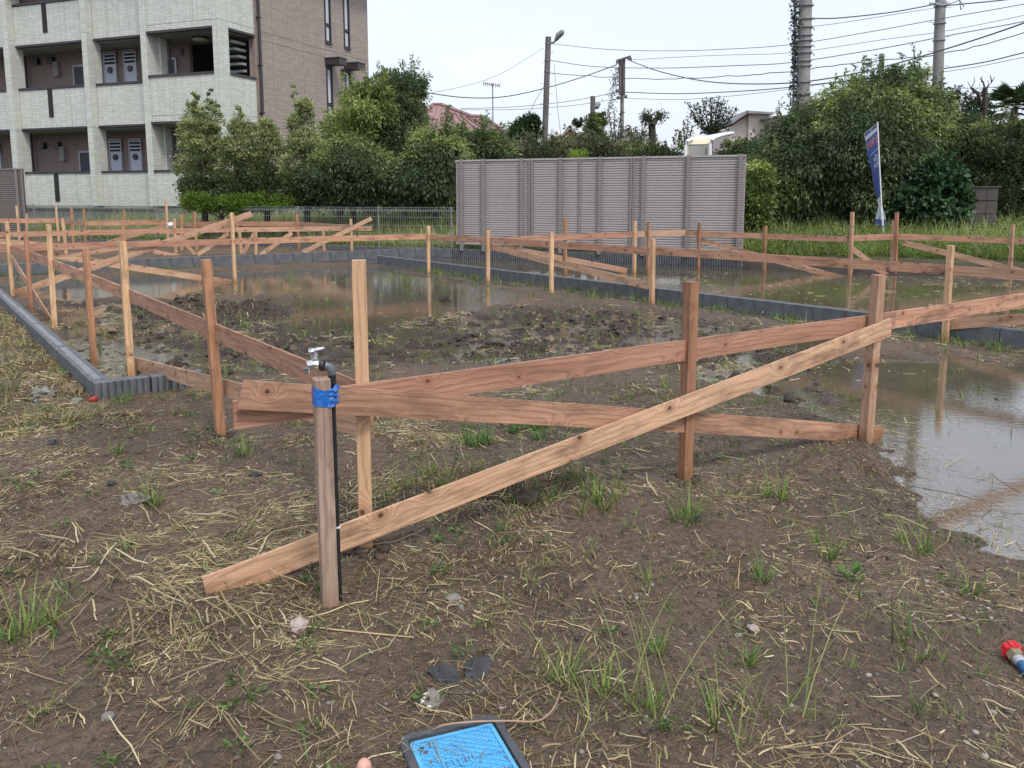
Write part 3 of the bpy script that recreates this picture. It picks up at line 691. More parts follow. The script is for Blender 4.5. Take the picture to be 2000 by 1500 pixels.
for (z0, z1) in bands:
    for (x0, x1) in bays:
        panels(M['cream'], x0, x1, MY, z0, z1, main_j)
        PB('wall_core', M['dark'], x0, x1, MY + .051, MY + .16, z0, z1)
# trims and slits
for i, (zs, zh) in enumerate(FL):
    for (x0, x1) in bays:
        PB('sill_trim', M['trim'], x0, x1, MY - .03, MY + .19, zs - .07, zs)
        PB('lintel_trim', M['trim'], x0, x1, MY - .02, MY + .19, zh, zh + .06)
        if x0 in slitbays:
            c = slitbays[x0]
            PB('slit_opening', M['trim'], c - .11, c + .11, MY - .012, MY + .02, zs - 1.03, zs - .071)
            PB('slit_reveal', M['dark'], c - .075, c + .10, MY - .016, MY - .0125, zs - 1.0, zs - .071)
# columns
for x0, x1 in [(-5.70, -5.46), (-9.33, -9.05), (-12.95, -12.7), (-16.35, -16.1)]:
    for (za, zb) in ((1.09, 3.67), (3.68, 6.72), (6.73, 9.6)):
        PB('column', M['cream'], x0, x1, .09, .62, za, zb)
# bay with the stairs, front plane y=0
bj = [-2.78, -1.87, -.96]
for i, (z0, z1) in enumerate([(1.09, 2.22), (3.69 + .07, 5.14), (6.48 + .07, 7.95), (9.3, 10.2)]):
    sp_ = [(z0, z1)] if i == 0 or i == 3 else [(z0, z0 + .19), (z0 + .19, z1)]
    for (za, zb) in sp_:
        panels(M['cream'], -2.84, -.24, 0, za, zb, bj)
        panels(M['cream'], .43, 1.66, 0, za, zb, [.43, 1.0], axis='y')
    PB('wall_core', M['dark'], -2.84, -.06, .051, .14, z0, z1); PB('wall_core', M['dark'], -.14, -.051, .14, 1.66, z0, z1)
for zs, zh in [(2.25, 3.69), (5.21, 6.48), (8.02, 9.3)]:
    PB('sill_trim', M['trim'], -2.84, -.24, -.03, .16, zs - .075, zs); PB('lintel_trim', M['trim'], -2.84, -.24, -.02, .16, zh, zh + .065)
    PB('sill_trim', M['trim'], -.16, .03, .43, 1.66, zs - .075, zs); PB('lintel_trim', M['trim'], -.16, .02, .43, 1.66, zh, zh + .065)
PB('column', M['cream'], -3.07, -2.84, -.03, .5, 1.09, 10.2)
for (za, zb) in ((1.09, 3.67), (3.68, 6.72), (6.73, 10.2)):
    PB('corner_column', M['cream'], -.24, 0, 0, .43, za, zb)
PB('return_wall', M['cream'], -2.84, -2.78, .5, .78, 1.09, 10.2)
# corridor floors and ceilings
for z in (.95, 3.95, 6.76, 9.57):
    PB('corridor_floor', M['ceil'], -19.5, -.15, .52, 2.0, z - .30, z)
    PB('bay_floor', M['ceil'], -2.8, -.15, .15, .51, z - .26, z)
PB('corridor_wall', M['corr'], -19.5, -2.75, 1.75, 1.9, .6, 10.0)
# stair well dark back wall and steps
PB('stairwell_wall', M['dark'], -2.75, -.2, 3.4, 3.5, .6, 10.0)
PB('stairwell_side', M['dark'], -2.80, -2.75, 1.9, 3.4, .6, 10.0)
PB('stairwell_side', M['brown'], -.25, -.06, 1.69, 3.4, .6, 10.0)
for zb in (5.3, 2.4):
    for k in range(6): PB('stair_step', M['ceil'], -1.0, -.35, .98 + k * .15, 1.66, zb + .93 - k * .21, zb + 1.01 - k * .21)
# corridor fittings on each storey
for fz in (.95, 3.95, 6.76):
    for off in (0, 6.95):
        for c in (-5.3, -6.22):
            b = PB('locker', M['cab'], c - off - .28, c - off + .28, 1.69, 1.75, fz, fz + 2.03)
            for q in range(3): PB('louvre_slat', M['cab'], c - off - .26, c - off + .26, 1.675, 1.69, fz + 2.10 + q * .12, fz + 2.15 + q * .12, parent=b)
            PB('vent_hood', M['dark'], c - off - .24, c - off + .24, 1.70, 1.74, fz + 2.04, fz + 2.40, parent=b)
            m = MB(); m.tube([(c - off, 1.64, fz + 1.83), (c - off, 1.69, fz + 1.83)], .105, 14).build('round_vent', M['blackpl'], b, True)
            for s_ in (-1, 1): PB('frame', M['alu'], c - off + s_ * .27 - .02, c - off + s_ * .27 + .02, 1.67, 1.70, fz, fz + 2.46, parent=b)
            PB('frame', M['alu'], c - off - .29, c - off + .29, 1.67, 1.70, fz + 2.42, fz + 2.46, parent=b)
    for c in (-3.72, -7.55, -14.4):
        dd = PB('door', M['door'], c - .38, c + .38, 1.70, 1.75, fz, fz + 2.02)
        for a in ((c - .45, c - .38), (c + .38, c + .45)): PB('door_frame', M['alu'], a[0], a[1], 1.68, 1.75, fz, fz + 2.09, parent=dd)
        PB('door_frame', M['alu'], c - .45, c + .45, 1.68, 1.75, fz + 2.02, fz + 2.09, parent=dd)
        PB('handle', M['alu'], c - .30, c - .26, 1.66, 1.70, fz + .95, fz + 1.2, parent=dd)
        PB('intercom', M['blackpl'], c + .62, c + .74, 1.70, 1.75, fz + 2.15, fz + 2.36)
    for c in (-10.9, -17.6):
        w_ = PB('corridor_window', M['glass'], c - .5, c + .5, 1.71, 1.75, fz + 1.25, fz + 2.0); PB('frame', M['trim'], c - .55, c + .55, 1.72, 1.76, fz + 1.2, fz + 2.05, parent=w_)
    for c in (-9.0, -9.75, -16.0): PB('vent_box', M['blackpl'], c - .14, c + .14, 1.60, 1.75, fz + 2.2, fz + 2.42)
    PB('meter_box', M['concrete'], -8.85, -8.62, 1.6, 1.75, fz + 1.75, fz + 2.25)
    for c, yy in ((-10.2, 1.6), (-2.74, .84), (-17.1, 1.6)): MB().tube([(c, yy, fz), (c, yy, fz + 2.75)], .045, 8).build('drainpipe', M['trim'], bld, True)
    lm = MB(); lm.tube([(-1.55, .95, fz + 2.51), (-1.55, .95, fz + 2.44)], [.27, .27], 20).build('ceiling_lamp', M['trim'], bld, True)
    MB().tube([(-1.55, .95, fz + 2.439), (-1.55, .95, fz + 2.40), (-1.55, .95, fz + 2.37)], [.25, .22, .12], 20).build('lamp_cover', M['lampc'], bld, True)
# foundation
PB('foundation', M['concrete'], -19.5, -3.07, .5, .7, .2, 1.0); PB('foundation', M['concrete'], -3.07, 0, .12, .3, .2, 1.0); PB('foundation', M['concrete'], -.12, -.02, .3, 8.6, .2, 1.09)
PB('base_sill', M['concrete'], -19.5, -3.07, .33, .5, 1.02, 1.085)
# brown side wall x=0 plane, y 1.95..8.6
sj = [2.57, 3.43, 4.28, 5.11, 5.64, 6.0, 6.32, 6.87, 7.26, 7.8]
wins = [(5.64, 6.0), (6.88, 7.25)]
segs_z = [(1.09, 3.45), (3.45, 3.70), (3.70, 6.43), (6.43, 6.70), (6.70, 9.5)]
ysp = [1.95, 2.57, 3.43, 4.28, 5.11, 5.63, 6.01, 6.87, 7.26, 8.6]
for za, zb in segs_z:
    for a, b in zip(ysp[:-1], ysp[1:]):
        iswin = any(abs(a - w0) < .03 for w0, w1 in wins)
        if iswin and zb - za > 1:
            lo, hi = {1.09: (1.6, 3.2), 3.70: (4.12, 6.12), 6.70: (6.96, 9.0)}[za]
            PB('siding_panel', M['brown'], -.06, 0, a + .004, b - .004, za + .005, lo)
            PB('siding_panel', M['brown'], -.06, 0, a + .004, b - .004, hi, zb - .005)
            w_ = PB('window', M['trim'], -.07, .035, a, a + .05, lo, hi); PB('frame', M['trim'], -.07, .035, b - .05, b, lo, hi, parent=w_)
            for q in (lo, lo + .62, hi - .05): PB('frame', M['trim'], -.07, .03, a + .05, b - .05, q, q + .05, parent=w_)
            PB('pane', M['frost'], -.03, -.015, a + .09, b - .09, lo + .09, lo + .58, parent=w_); PB('pane', M['frost'], -.03, -.015, a + .09, b - .09, lo + .71, hi - .1, parent=w_)
            PB('sash', M['trim'], -.045, -.031, a + .05, b - .05, lo + .05, hi - .05, parent=w_)
            PB('sill', M['trim'], 0.036, .06, a - .03, b + .03, lo - .03, lo + .01, parent=w_)
            if za < 6:
                k = PB('canopy', M['trim'], .004, .62, a - .06, b + .06, hi + .04, hi + .27); PB('canopy_top', M['post_m'], .0, .65, a - .09, b + .09, hi + .275, hi + .30, parent=k)
        else: PB('siding_panel', M['brown'], -.06, 0, a + .004, b - .004, za + .005, zb - .005)
PB('wall_core', M['dark'], -.14, -.075, 1.95, 8.6, 1.0, 9.5)
PB('corner_strip', M['corr'], -.1, -.01, 1.66, 1.95, 1.0, 9.5)
PB('rear_wall', M['brown'], -12, -.14, 8.5, 8.6, 1.0, 9.5)
p_ = MB(); p_.tube([(.07, 1.84, 1.0), (.07, 1.84, 9.5)], .05, 10); p_.build('downpipe', M['trim'], bld, True)
for z in (2.5, 4.1, 5.6, 7.1, 8.6): PB('pipe_bracket', M['trim'], -.01, .13, 1.78, 1.9, z, z + .03)
PB('wall_light', M['trim'], .0, .12, 6.6, 6.74, 5.9, 6.15)
PB('roof', M['trim'], -19.9, .55, -.4, 9.0, 9.52, 9.62); PB('roof', M['trim'], -20, .6, -.45, 9.1, 10.2, 10.35)
PB('upper_wall', M['brown'], -19.5, -.05, 2.0, 8.5, 9.63, 10.19)

# ------------------------------------------------------------------ foliage
def leafcloud(name, pos, dirs, L, Wd, cols, mat, parent=None):
    n = len(pos); d = dirs / (np.linalg.norm(dirs, axis=1, keepdims=True) + 1e-9)
    r = rng.normal(size=(n, 3)); wv = np.cross(d, r); wv /= (np.linalg.norm(wv, axis=1, keepdims=True) + 1e-9)
    Ls = (L * (.6 + .8 * rng.random(n)))[:, None]; Ws = (Wd * (.6 + .8 * rng.random(n)))[:, None] / 2
    nn = np.cross(d, wv); sag = nn * Ls * .12
    V = np.stack([pos, pos + d * Ls * .45 + wv * Ws + sag, pos + d * Ls - sag * .6, pos + d * Ls * .45 - wv * Ws + sag], 1).reshape(-1, 3)
    Fc = np.arange(4 * n).reshape(n, 4); C = np.repeat(cols, 4, 0)
    return link(name, np_mesh(name, V, Fc, C), mat, parent)
PAL = dict(
    bay=[(.048, .078, .036), (.12, .165, .072), (.27, .34, .12)],
    dark=[(.022, .045, .022), (.050, .085, .038), (.12, .18, .07)],
    yel=[(.10, .145, .042), (.20, .26, .075), (.35, .42, .15)],
    box=[(.060, .085, .036), (.17, .21, .095), (.38, .43, .22)],
    grey=[(.065, .082, .048), (.14, .16, .092), (.26, .28, .17)],
    ivy=[(.022, .060, .026), (.06, .125, .05), (.15, .23, .09)],
    bright=[(.10, .17, .025), (.20, .30, .045), (.30, .40, .08)],
    olive=[(.040, .062, .032), (.095, .13, .062), (.24, .29, .13)])
for _k in PAL: PAL[_k] = [tuple(min(.6, v * 1.14) for v in c) for c in PAL[_k]]
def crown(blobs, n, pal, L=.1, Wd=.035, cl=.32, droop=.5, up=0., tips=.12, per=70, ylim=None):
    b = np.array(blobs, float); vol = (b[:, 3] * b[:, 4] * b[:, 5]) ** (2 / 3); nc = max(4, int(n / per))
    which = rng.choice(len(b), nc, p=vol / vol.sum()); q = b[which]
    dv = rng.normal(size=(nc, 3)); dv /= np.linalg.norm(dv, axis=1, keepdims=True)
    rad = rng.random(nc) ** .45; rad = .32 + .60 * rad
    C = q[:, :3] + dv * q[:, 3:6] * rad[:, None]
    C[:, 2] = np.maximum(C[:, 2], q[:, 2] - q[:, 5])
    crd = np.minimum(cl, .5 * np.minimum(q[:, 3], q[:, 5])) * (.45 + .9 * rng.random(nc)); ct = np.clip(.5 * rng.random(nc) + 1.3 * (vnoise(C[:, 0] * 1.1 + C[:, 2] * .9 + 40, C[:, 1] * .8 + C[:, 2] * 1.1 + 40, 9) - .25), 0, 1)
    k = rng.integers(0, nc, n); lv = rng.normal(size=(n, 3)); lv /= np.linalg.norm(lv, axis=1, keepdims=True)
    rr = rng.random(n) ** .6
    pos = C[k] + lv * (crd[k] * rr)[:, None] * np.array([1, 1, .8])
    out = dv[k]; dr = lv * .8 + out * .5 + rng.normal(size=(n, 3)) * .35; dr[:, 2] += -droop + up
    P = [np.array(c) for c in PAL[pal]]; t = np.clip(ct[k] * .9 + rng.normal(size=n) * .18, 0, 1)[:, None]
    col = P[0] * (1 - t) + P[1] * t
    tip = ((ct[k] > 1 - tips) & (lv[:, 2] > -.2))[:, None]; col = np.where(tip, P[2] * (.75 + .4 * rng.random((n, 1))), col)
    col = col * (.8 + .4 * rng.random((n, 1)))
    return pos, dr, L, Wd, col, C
def tree(name, label, cat, base, blobs, n, pal, L=.1, Wd=.035, trunk=.1, group=None, shoots=0, limbs=14, **k):
    zb = gz(base[0], base[1]); root = thing(name, label, cat, (base[0], base[1], zb), 0, group)
    bl = [(bx - base[0], by - base[1], bz - zb, rx, ry, rz) for bx, by, bz, rx, ry, rz in blobs]
    pos, dr, L, Wd, col, C = crown(bl, n, pal, L, Wd, **k)
    if shoots:                                    # loose twigs standing above the outline
        sp = [];sdv = []; b = np.array(bl)
        for _ in range(shoots):
            q = b[rng.integers(len(b))]; a = rng.random() * 6.28; r = rng.random() ** .5 * .9
            p0 = np.array([q[0] + q[3] * r * math.cos(a), q[1] + q[4] * r * math.sin(a), q[2] + q[5] * math.sqrt(max(0, 1 - r * r)) * .95]); hgt = .15 + .38 * rng.random()
            ln = np.array([rng.normal() * .18, rng.normal() * .18, 1.]); m_ = int(16 + 22 * rng.random())
            tt = rng.random(m_); sp.append(p0 + ln * (tt * hgt)[:, None]); sdv.append(rng.normal(size=(m_, 3)) + np.array([0, 0, .3]))
        sp = np.concatenate(sp); sdv = np.concatenate(sdv); pos = np.concatenate([pos, sp]); dr = np.concatenate([dr, sdv])
        P = np.array(PAL[pal][1]); col = np.concatenate([col, P * (.7 + .7 * rng.random((len(sp), 1)))])
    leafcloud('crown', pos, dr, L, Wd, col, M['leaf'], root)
    m = MB(); top = max(b[2] for b in bl); c0 = Vector((bl[0][0], bl[0][1], 0))
    m.tube([(0, 0, -.2), (c0.x * .3, c0.y * .3, top * .4), (c0.x * .8, c0.y * .8, top * .85)], [trunk, trunk * .7, trunk * .3], 7)
    for i in range(limbs):
        c = C[rng.integers(len(C))]; f = .15 + .6 * random.random(); s = Vector((c0.x * f * .8, c0.y * f * .8, top * f)); e_ = Vector(c); mid = (s + e_) / 2 + Vector((random.uniform(-.1, .1), random.uniform(-.1, .1), .08))
        m.tube([s, mid, e_], [trunk * .4, trunk * .25, trunk * .08], 5)
    m.build('trunk', M['bark'], root, True); return root
def bl(x, y, Y, rpx, rpy, ry):                      # blob from its place and size as seen at distance Y
    p = D(x, y, Y); s = Y / FPX; return (p.x, Y, p.z, rpx * s, ry, rpy * s)
GT = 'trees and shrubs along the hedge left of the louvered fence'
def tr(name, label, cat, x, Y, blobs, n, pal, **k): 
    p = D(x, 400, Y); return tree(name, label, cat, (p.x, Y), blobs, n, pal, group=k.pop('group', GT), **k)
BX = dict(L=.065, Wd=.038, cl=.2, droop=-.2, up=.3, tips=.42, per=40)
tr('columnar_shrub', 'leftmost variegated columnar shrub with two thin tips in front of the cream stair bay', 'shrub', 400, 22.6, [bl(395, 375, 22.5, 44, 38, .8), bl(400, 330, 22.6, 54, 85, .8), bl(385, 262, 22.6, 32, 55, .55), bl(415, 235, 22.5, 17, 45, .35), bl(377, 205, 22.6, 9, 28, .2), bl(410, 190, 22.5, 6, 22, .14)], 21000, 'box', **BX)
tr('columnar_shrub', 'second columnar shrub with one pale pointed tip below the corner of the stair bay', 'shrub', 468, 22.4, [bl(462, 375, 22.3, 50, 38, .7), bl(465, 340, 22.4, 50, 78, .7), bl(465, 275, 22.4, 22, 50, .4), bl(466, 230, 22.4, 9, 25, .22)], 16000, 'box', **BX)
tr('columnar_shrub', 'third columnar shrub standing in front of the brown downpipe', 'shrub', 520, 22.5, [bl(525, 372, 22.3, 52, 42, .7), bl(520, 335, 22.5, 46, 80, .7), bl(522, 275, 22.5, 22, 45, .4), bl(517, 245, 22.5, 10, 22, .22)], 16000, 'box', **BX)
tr('columnar_shrub', 'fourth columnar shrub, pale topped, against the brown side wall', 'shrub', 600, 22.2, [bl(595, 370, 22.1, 56, 45, .8), bl(598, 335, 22.2, 54, 85, .8), bl(590, 255, 22.2, 24, 60, .4), bl(595, 210, 22.2, 14, 25, .25), bl(575, 185, 22.2, 5, 22, .12)], 21000, 'box', **BX)
tr('low_hedge', 'low yellow green clipped hedge just behind the mesh fence', 'hedge', 470, 21.6, [bl(x, 397 + random.uniform(-3, 3), 21.6, 30, 17 + random.uniform(-3, 3), .4) for x in range(385, 570, 22)], 12000, 'bright', L=.06, Wd=.03, cl=.16, droop=-.1, tips=.5, trunk=.03, per=40)
tr('broadleaf_tree', 'light green loose tree beside the narrow windows of the brown wall', 'tree', 690, 23.5, [bl(690, 265, 23.5, 55, 70, 1.2), bl(655, 300, 23.5, 40, 60, .9), bl(720, 215, 23.5, 50, 45, 1.), bl(695, 190, 23.5, 28, 28, .6), bl(735, 175, 23.5, 30, 25, .6), bl(680, 350, 23, 60, 60, 1.)], 24000, 'yel', L=.12, Wd=.035, shoots=20, tips=.2)
tr('broadleaf_tree', 'tallest dark leaved tree rising beside the brown wall corner', 'tree', 790, 24.5, [bl(790, 190, 24.5, 45, 45, 1.), bl(775, 250, 24.5, 60, 65, 1.3), bl(808, 165, 24.5, 28, 32, .6), bl(760, 165, 24.5, 25, 25, .5), bl(775, 330, 24, 75, 80, 1.4)], 34000, 'bay', L=.10, Wd=.032, shoots=34, tips=.08, droop=.6)
tr('broadleaf_tree', 'bushy dark green tree filling the hedge behind the mesh fence', 'tree', 670, 22.0, [bl(640, 350, 22, 55, 55, .9), bl(720, 345, 22, 60, 62, .9), bl(680, 300, 22.3, 45, 40, .7)], 27000, 'bay', L=.11, Wd=.032, tips=.06, droop=.7)
tr('broadleaf_tree', 'drooping tree with yellow green shoots just left of the louvered fence', 'tree', 850, 22.3, [bl(850, 325, 22.3, 60, 60, 1.), bl(820, 350, 22, 60, 60, .9), bl(875, 300, 22.5, 38, 34, .8), bl(860, 375, 22, 50, 35, .8), bl(830, 280, 22.5, 28, 30, .6), bl(872, 262, 22.6, 15, 26, .35)], 38000, 'bay', L=.12, Wd=.033, shoots=26, tips=.22, droop=.9)
tr('broadleaf_tree', 'tree with loose upright twigs before the faded red roof', 'tree', 940, 24, [bl(930, 292, 24, 50, 32, 1.), bl(962, 282, 24, 24, 22, .6), bl(898, 274, 24, 24, 24, .6), bl(940, 264, 24, 12, 18, .4), bl(975, 305, 24, 30, 26, .7)], 16000, 'bay', L=.12, Wd=.034, shoots=26, tips=.12, droop=.7)
tr('broadleaf_tree', 'small rounded dark tree left of the dark utility pole', 'tree', 1025, 27, [bl(1025, 258, 27, 26, 26, .6), bl(1038, 240, 27, 14, 16, .4), bl(1010, 262, 27, 14, 16, .4), bl(1022, 295, 27, 22, 22, .5)], 7000, 'dark', L=.11, Wd=.05, tips=0, droop=.0)
GH = 'hedge and shrubs behind the louvered fence'
def hd(label, xs, ytop, Y, pal, n, **k):
    bs = [bl(x, ytop + 38 + random.uniform(-8, 8), Y + random.uniform(-.3, .3), 34, 38, .8) for x in range(xs[0], xs[1] + 1, 26)]
    return tr('hedge', label, 'hedge', (xs[0] + xs[1]) / 2, Y, bs, n, pal, group=GH, trunk=.04, tips=k.pop('tips', .12), L=.09, Wd=.04, shoots=k.pop('shoots', 22), droop=.1, up=.25, **k)
hd('grey green hedge behind the louvered fence between the red roof and orange gable', (985, 1090), 278, 25, 'grey', 15000)
hd('dense grey green hedge behind the louvered fence under the thin clipped treetops', (1105, 1215), 270, 25.4, 'grey', 15000)
hd('olive green hedge behind the louvered fence around the pollarded trunk', (1235, 1335), 284, 25.2, 'olive', 14000)
hd('dark hedge mass right of the white tubular shelter', (1432, 1510), 276, 23.4, 'olive', 16000)
tr('clipped_conifer', 'small bright green dome shrub peeking over the louvered fence', 'shrub', 1130, 21.5, [bl(1130, 318, 21.5, 24, 25, .4)], 3500, 'bright', L=.05, Wd=.012, cl=.1, droop=-.5, tips=.3, group=GH, per=30)
tr('topiary_tree', 'thin tree with a small round clipped ball of leaves', 'tree', 1130, 27.5, [bl(1130, 238, 27.5, 8, 8, .14)], 900, 'dark', L=.08, Wd=.03, cl=.06, tips=0, group=GH, trunk=.03, limbs=1)
tr('upright_tree', 'upright leafy tree below the short pole with a street lamp', 'tree', 1158, 27, [bl(1158, 245, 27, 14, 25, .35), bl(1175, 238, 27, 8, 18, .22), bl(1160, 275, 27, 24, 20, .4)], 5200, 'bay', L=.1, Wd=.04, tips=.05, group=GH, droop=-.2)
def sapling(label, x, y0, y1, Y, spread, n, pal='grey', branches=6, cat='tree', name='sapling'):
    b = D(x, y0, Y); zb = gz(b.x, Y); t = D(x, y1, Y); root = thing(name, label, cat, (b.x, Y, zb), 0, GH); s = Y / FPX
    m = MB(); base = Vector((0, 0, -.2)); fork = Vector((0, 0, b.z - zb)); m.tube([base, fork], [.05, .035], 6); P_ = []; 
    for i in range(branches):
        a = (i / max(1, branches - 1) - .5) * 2 if branches > 1 else 0
        e_ = Vector((a * spread * s + random.uniform(-.05, .05), random.uniform(-.2, .2), t.z - zb - abs(a) * (t.z - b.z) * random.uniform(.1, .5)))
        mid = fork.lerp(e_, .5) + Vector((a * spread * s * .12, 0, 0)); m.tube([fork, mid, e_], [.022, .016, .006], 5)
        for q in np.linspace(.12, 1, int(n / branches)):
            c = fork.lerp(mid, q * 2) if q < .5 else mid.lerp(e_, q * 2 - 1); P_.append((c.x + random.gauss(0, .045), c.y + random.gauss(0, .045), c.z + random.gauss(0, .04)))
    m.build('trunk', M['bark'], root, True); pos = np.array(P_); P = np.array(PAL[pal][0]) * (.6 + .9 * rng.random((len(pos), 1)))
    dr = rng.normal(size=pos.shape) + np.array([0, 0, .5]); leafcloud('leaves', pos, dr, .085, .038, P, M['leaf'], root); return root
sapling('slim leafy twig tree left of the double utility pole', 1203, 290, 208, 26.8, 14, 340, branches=4)
sapling('bare leafed sapling with forked twigs left of the white shelter', 1338, 290, 228, 26, 16, 240, branches=4)
sapling('airy bush of long leafy twigs above the white tubular shelter', 1390, 268, 190, 25, 48, 1500, 'dark', branches=13)
sapling('short twiggy shoots between the double pole and the pollarded trunk', 1248, 295, 238, 26.5, 16, 300, branches=4)
sapling('airy bush with slanting dark twigs right of the tall grey utility pole', 1862, 290, 168, 21.8, 62, 3600, 'dark', branches=22)
def bare(name, label, x, ybase, Y, paths, r, extra=None):
    b = D(x, ybase, Y); zb = gz(b.x, Y); root = thing(name, label, 'tree', (b.x, Y, zb), 0); o = Vector((b.x, Y, zb)); m = MB()
    for i, p in enumerate(paths):
        pts = [D(px, py, Y + random.uniform(-.1, .1)) - o for px, py in p[0]]
        if i == 0: pts = [Vector((0, 0, -.2))] + pts
        rr = np.linspace(p[1], p[2], len(pts)); m.tube(pts, list(map(float, rr)), 7)
    m.build('trunk', M['bark'], root, True); return root, o
rt, o_ = bare('pollarded_tree', 'pollarded thick trunk with two knobbly cut limbs', 1275, 300, 26.5, [([(1274, 268), (1273, 245), (1274, 238)], .13, .10), ([(1273, 244), (1268, 232), (1262, 230)], .09, .06), ([(1275, 244), (1281, 234), (1288, 226)], .09, .07), ([(1288, 228), (1284, 219)], .05, .05), ([(1289, 227), (1292, 221)], .06, .06)], .2)
for (x, y, n_) in ((1264, 230, 500), (1290, 226, 260)):
    c = D(x, y, 26.5) - o_; pos = np.array(c) + rng.normal(size=(n_, 3)) * .1; leafcloud('leaves', pos, rng.normal(size=(n_, 3)) + np.array([0, 0, -.6]), .1, .03, np.array(PAL['olive'][0]) * (.6 + rng.random((n_, 1))), M['leaf'], rt)
rt, o_ = bare('dead_tree', 'dead cut back tree with bare forked twigs on the right skyline', 1920, 300, 21.5, [([(1921, 250), (1924, 205), (1924, 172)], .085, .06), ([(1919, 220), (1910, 182), (1897, 172)], .05, .03), ([(1897, 172), (1890, 160)], .012, .006), ([(1924, 174), (1920, 160), (1914, 152)], .03, .008), ([(1927, 172), (1937, 160), (1934, 147)], .03, .008), ([(1937, 160), (1943, 150)], .012, .005), ([(1897, 172), (1904, 158), (1902, 150)], .012, .005), ([(1917, 158), (1918, 147)], .01, .004), ([(1930, 168), (1930, 156)], .01, .004)], .2)
pos = np.array([list(D(1922 + random.gauss(0, 13), 215 + random.gauss(0, 16), 21.5) - o_) for _ in range(700)]); leafcloud('leaves', pos, rng.normal(size=pos.shape), .08, .035, np.array(PAL['dark'][1]) * (.5 + rng.random((len(pos), 1))), M['leaf'], rt)
# big tree on the right
GRT = 'trees and hedge at the back right'
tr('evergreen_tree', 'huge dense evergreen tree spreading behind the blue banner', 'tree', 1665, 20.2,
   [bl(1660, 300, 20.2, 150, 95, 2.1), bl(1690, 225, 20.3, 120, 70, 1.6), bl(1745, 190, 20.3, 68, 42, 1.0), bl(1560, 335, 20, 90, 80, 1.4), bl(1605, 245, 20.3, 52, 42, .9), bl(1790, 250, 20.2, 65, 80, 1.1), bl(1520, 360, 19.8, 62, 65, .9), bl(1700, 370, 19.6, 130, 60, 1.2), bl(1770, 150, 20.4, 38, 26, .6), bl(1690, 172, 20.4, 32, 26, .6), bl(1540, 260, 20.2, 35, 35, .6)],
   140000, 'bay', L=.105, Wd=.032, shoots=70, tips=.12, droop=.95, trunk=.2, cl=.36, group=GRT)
tr('evergreen_tree', 'yellow green leafy shrub at the right end of the louvered fence', 'shrub', 1475, 18.8, [bl(1472, 400, 18.8, 30, 42, .5), bl(1482, 345, 18.9, 26, 32, .45), bl(1465, 430, 18.8, 22, 22, .4)], 9000, 'yel', L=.11, Wd=.04, tips=.35, droop=.6, group=GRT)
tr('ivy_mound', 'mound of large dark ivy leaves right of the banner', 'ivy', 1815, 18.6, [bl(1825, 355, 18.6, 48, 52, .7), bl(1800, 400, 18.5, 55, 42, .7), bl(1845, 400, 18.5, 42, 45, .6), bl(1815, 318, 18.7, 25, 18, .4)], 11000, 'ivy', L=.13, Wd=.105, tips=.15, droop=.9, cl=.26, group=GRT, per=45)
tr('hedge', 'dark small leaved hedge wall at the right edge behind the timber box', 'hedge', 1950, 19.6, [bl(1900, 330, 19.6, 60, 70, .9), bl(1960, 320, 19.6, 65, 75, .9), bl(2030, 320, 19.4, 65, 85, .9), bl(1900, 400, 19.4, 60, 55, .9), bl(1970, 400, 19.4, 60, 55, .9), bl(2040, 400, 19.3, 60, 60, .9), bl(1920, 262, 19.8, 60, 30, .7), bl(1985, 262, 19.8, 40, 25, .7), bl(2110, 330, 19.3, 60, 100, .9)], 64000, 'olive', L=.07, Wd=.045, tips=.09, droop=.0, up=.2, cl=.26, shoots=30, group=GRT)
tr('broadleaf_tree', 'dark green bush in the gap between the big evergreen and the right hedge', 'tree', 1870, 21, [bl(1870, 280, 21, 50, 50, .9), bl(1900, 300, 21, 40, 50, .9), bl(1850, 360, 21, 50, 60, .9)], 14000, 'dark', L=.09, Wd=.045, tips=.05, group=GRT, shoots=14)
tr('broadleaf_tree', 'dark undergrowth behind the louvered fence right end and the big evergreen', 'tree', 1520, 21.8, [bl(1490, 350, 21.8, 60, 80, .8), bl(1580, 370, 21.8, 60, 60, .8)], 12000, 'dark', tips=0, group=GRT)
# palm
pb = D(1978, 260, 23.5); zb = gz(pb.x, 23.5); root = thing('palm_tree', 'fan palm showing its spiky crown at the right edge', 'palm', (pb.x, 23.5, zb), 0); hh = D(1980, 212, 23.5).z - zb
MB().tube([(0, 0, -.1), (0, 0, hh)], [.11, .09], 10).build('trunk', M['bark'], root, True)
for k in range(26):
    a = k * 2.4; el = random.uniform(-.25, 1.2); dv = Vector((math.cos(a) * math.cos(el), math.sin(a) * math.cos(el), math.sin(el))); c = Vector((0, 0, hh)) + dv * .42
    sd_ = dv.cross(Vector((0, 0, 1))).normalized(); m = MB(); m.tube([(0, 0, hh), c], .012, 4)
    for j in range(13):
        t_ = (j / 12 - .5) * 2.5; e_ = (dv * math.cos(t_) + sd_ * math.sin(t_)).normalized(); tip = c + e_ * random.uniform(.42, .55) + Vector((0, 0, -.08)); wv = e_.cross(Vector((0, 0, 1))); wv = wv.normalized() * .016 if wv.length > .01 else sd_ * .016
        m.add([c - wv, c + wv, c + e_ * .3 + wv, tip, c + e_ * .3 - wv], [(0, 1, 2, 3, 4)])
    o = m.build('frond', M['leaf'], root); at = o.data.color_attributes.new('Col', 'FLOAT_COLOR', 'POINT'); cc = np.tile([.05, .085, .035, 1.], (len(o.data.vertices), 1)) * random.uniform(.7, 1.5); at.data.foreach_set('color', cc.ravel().astype(np.float32))
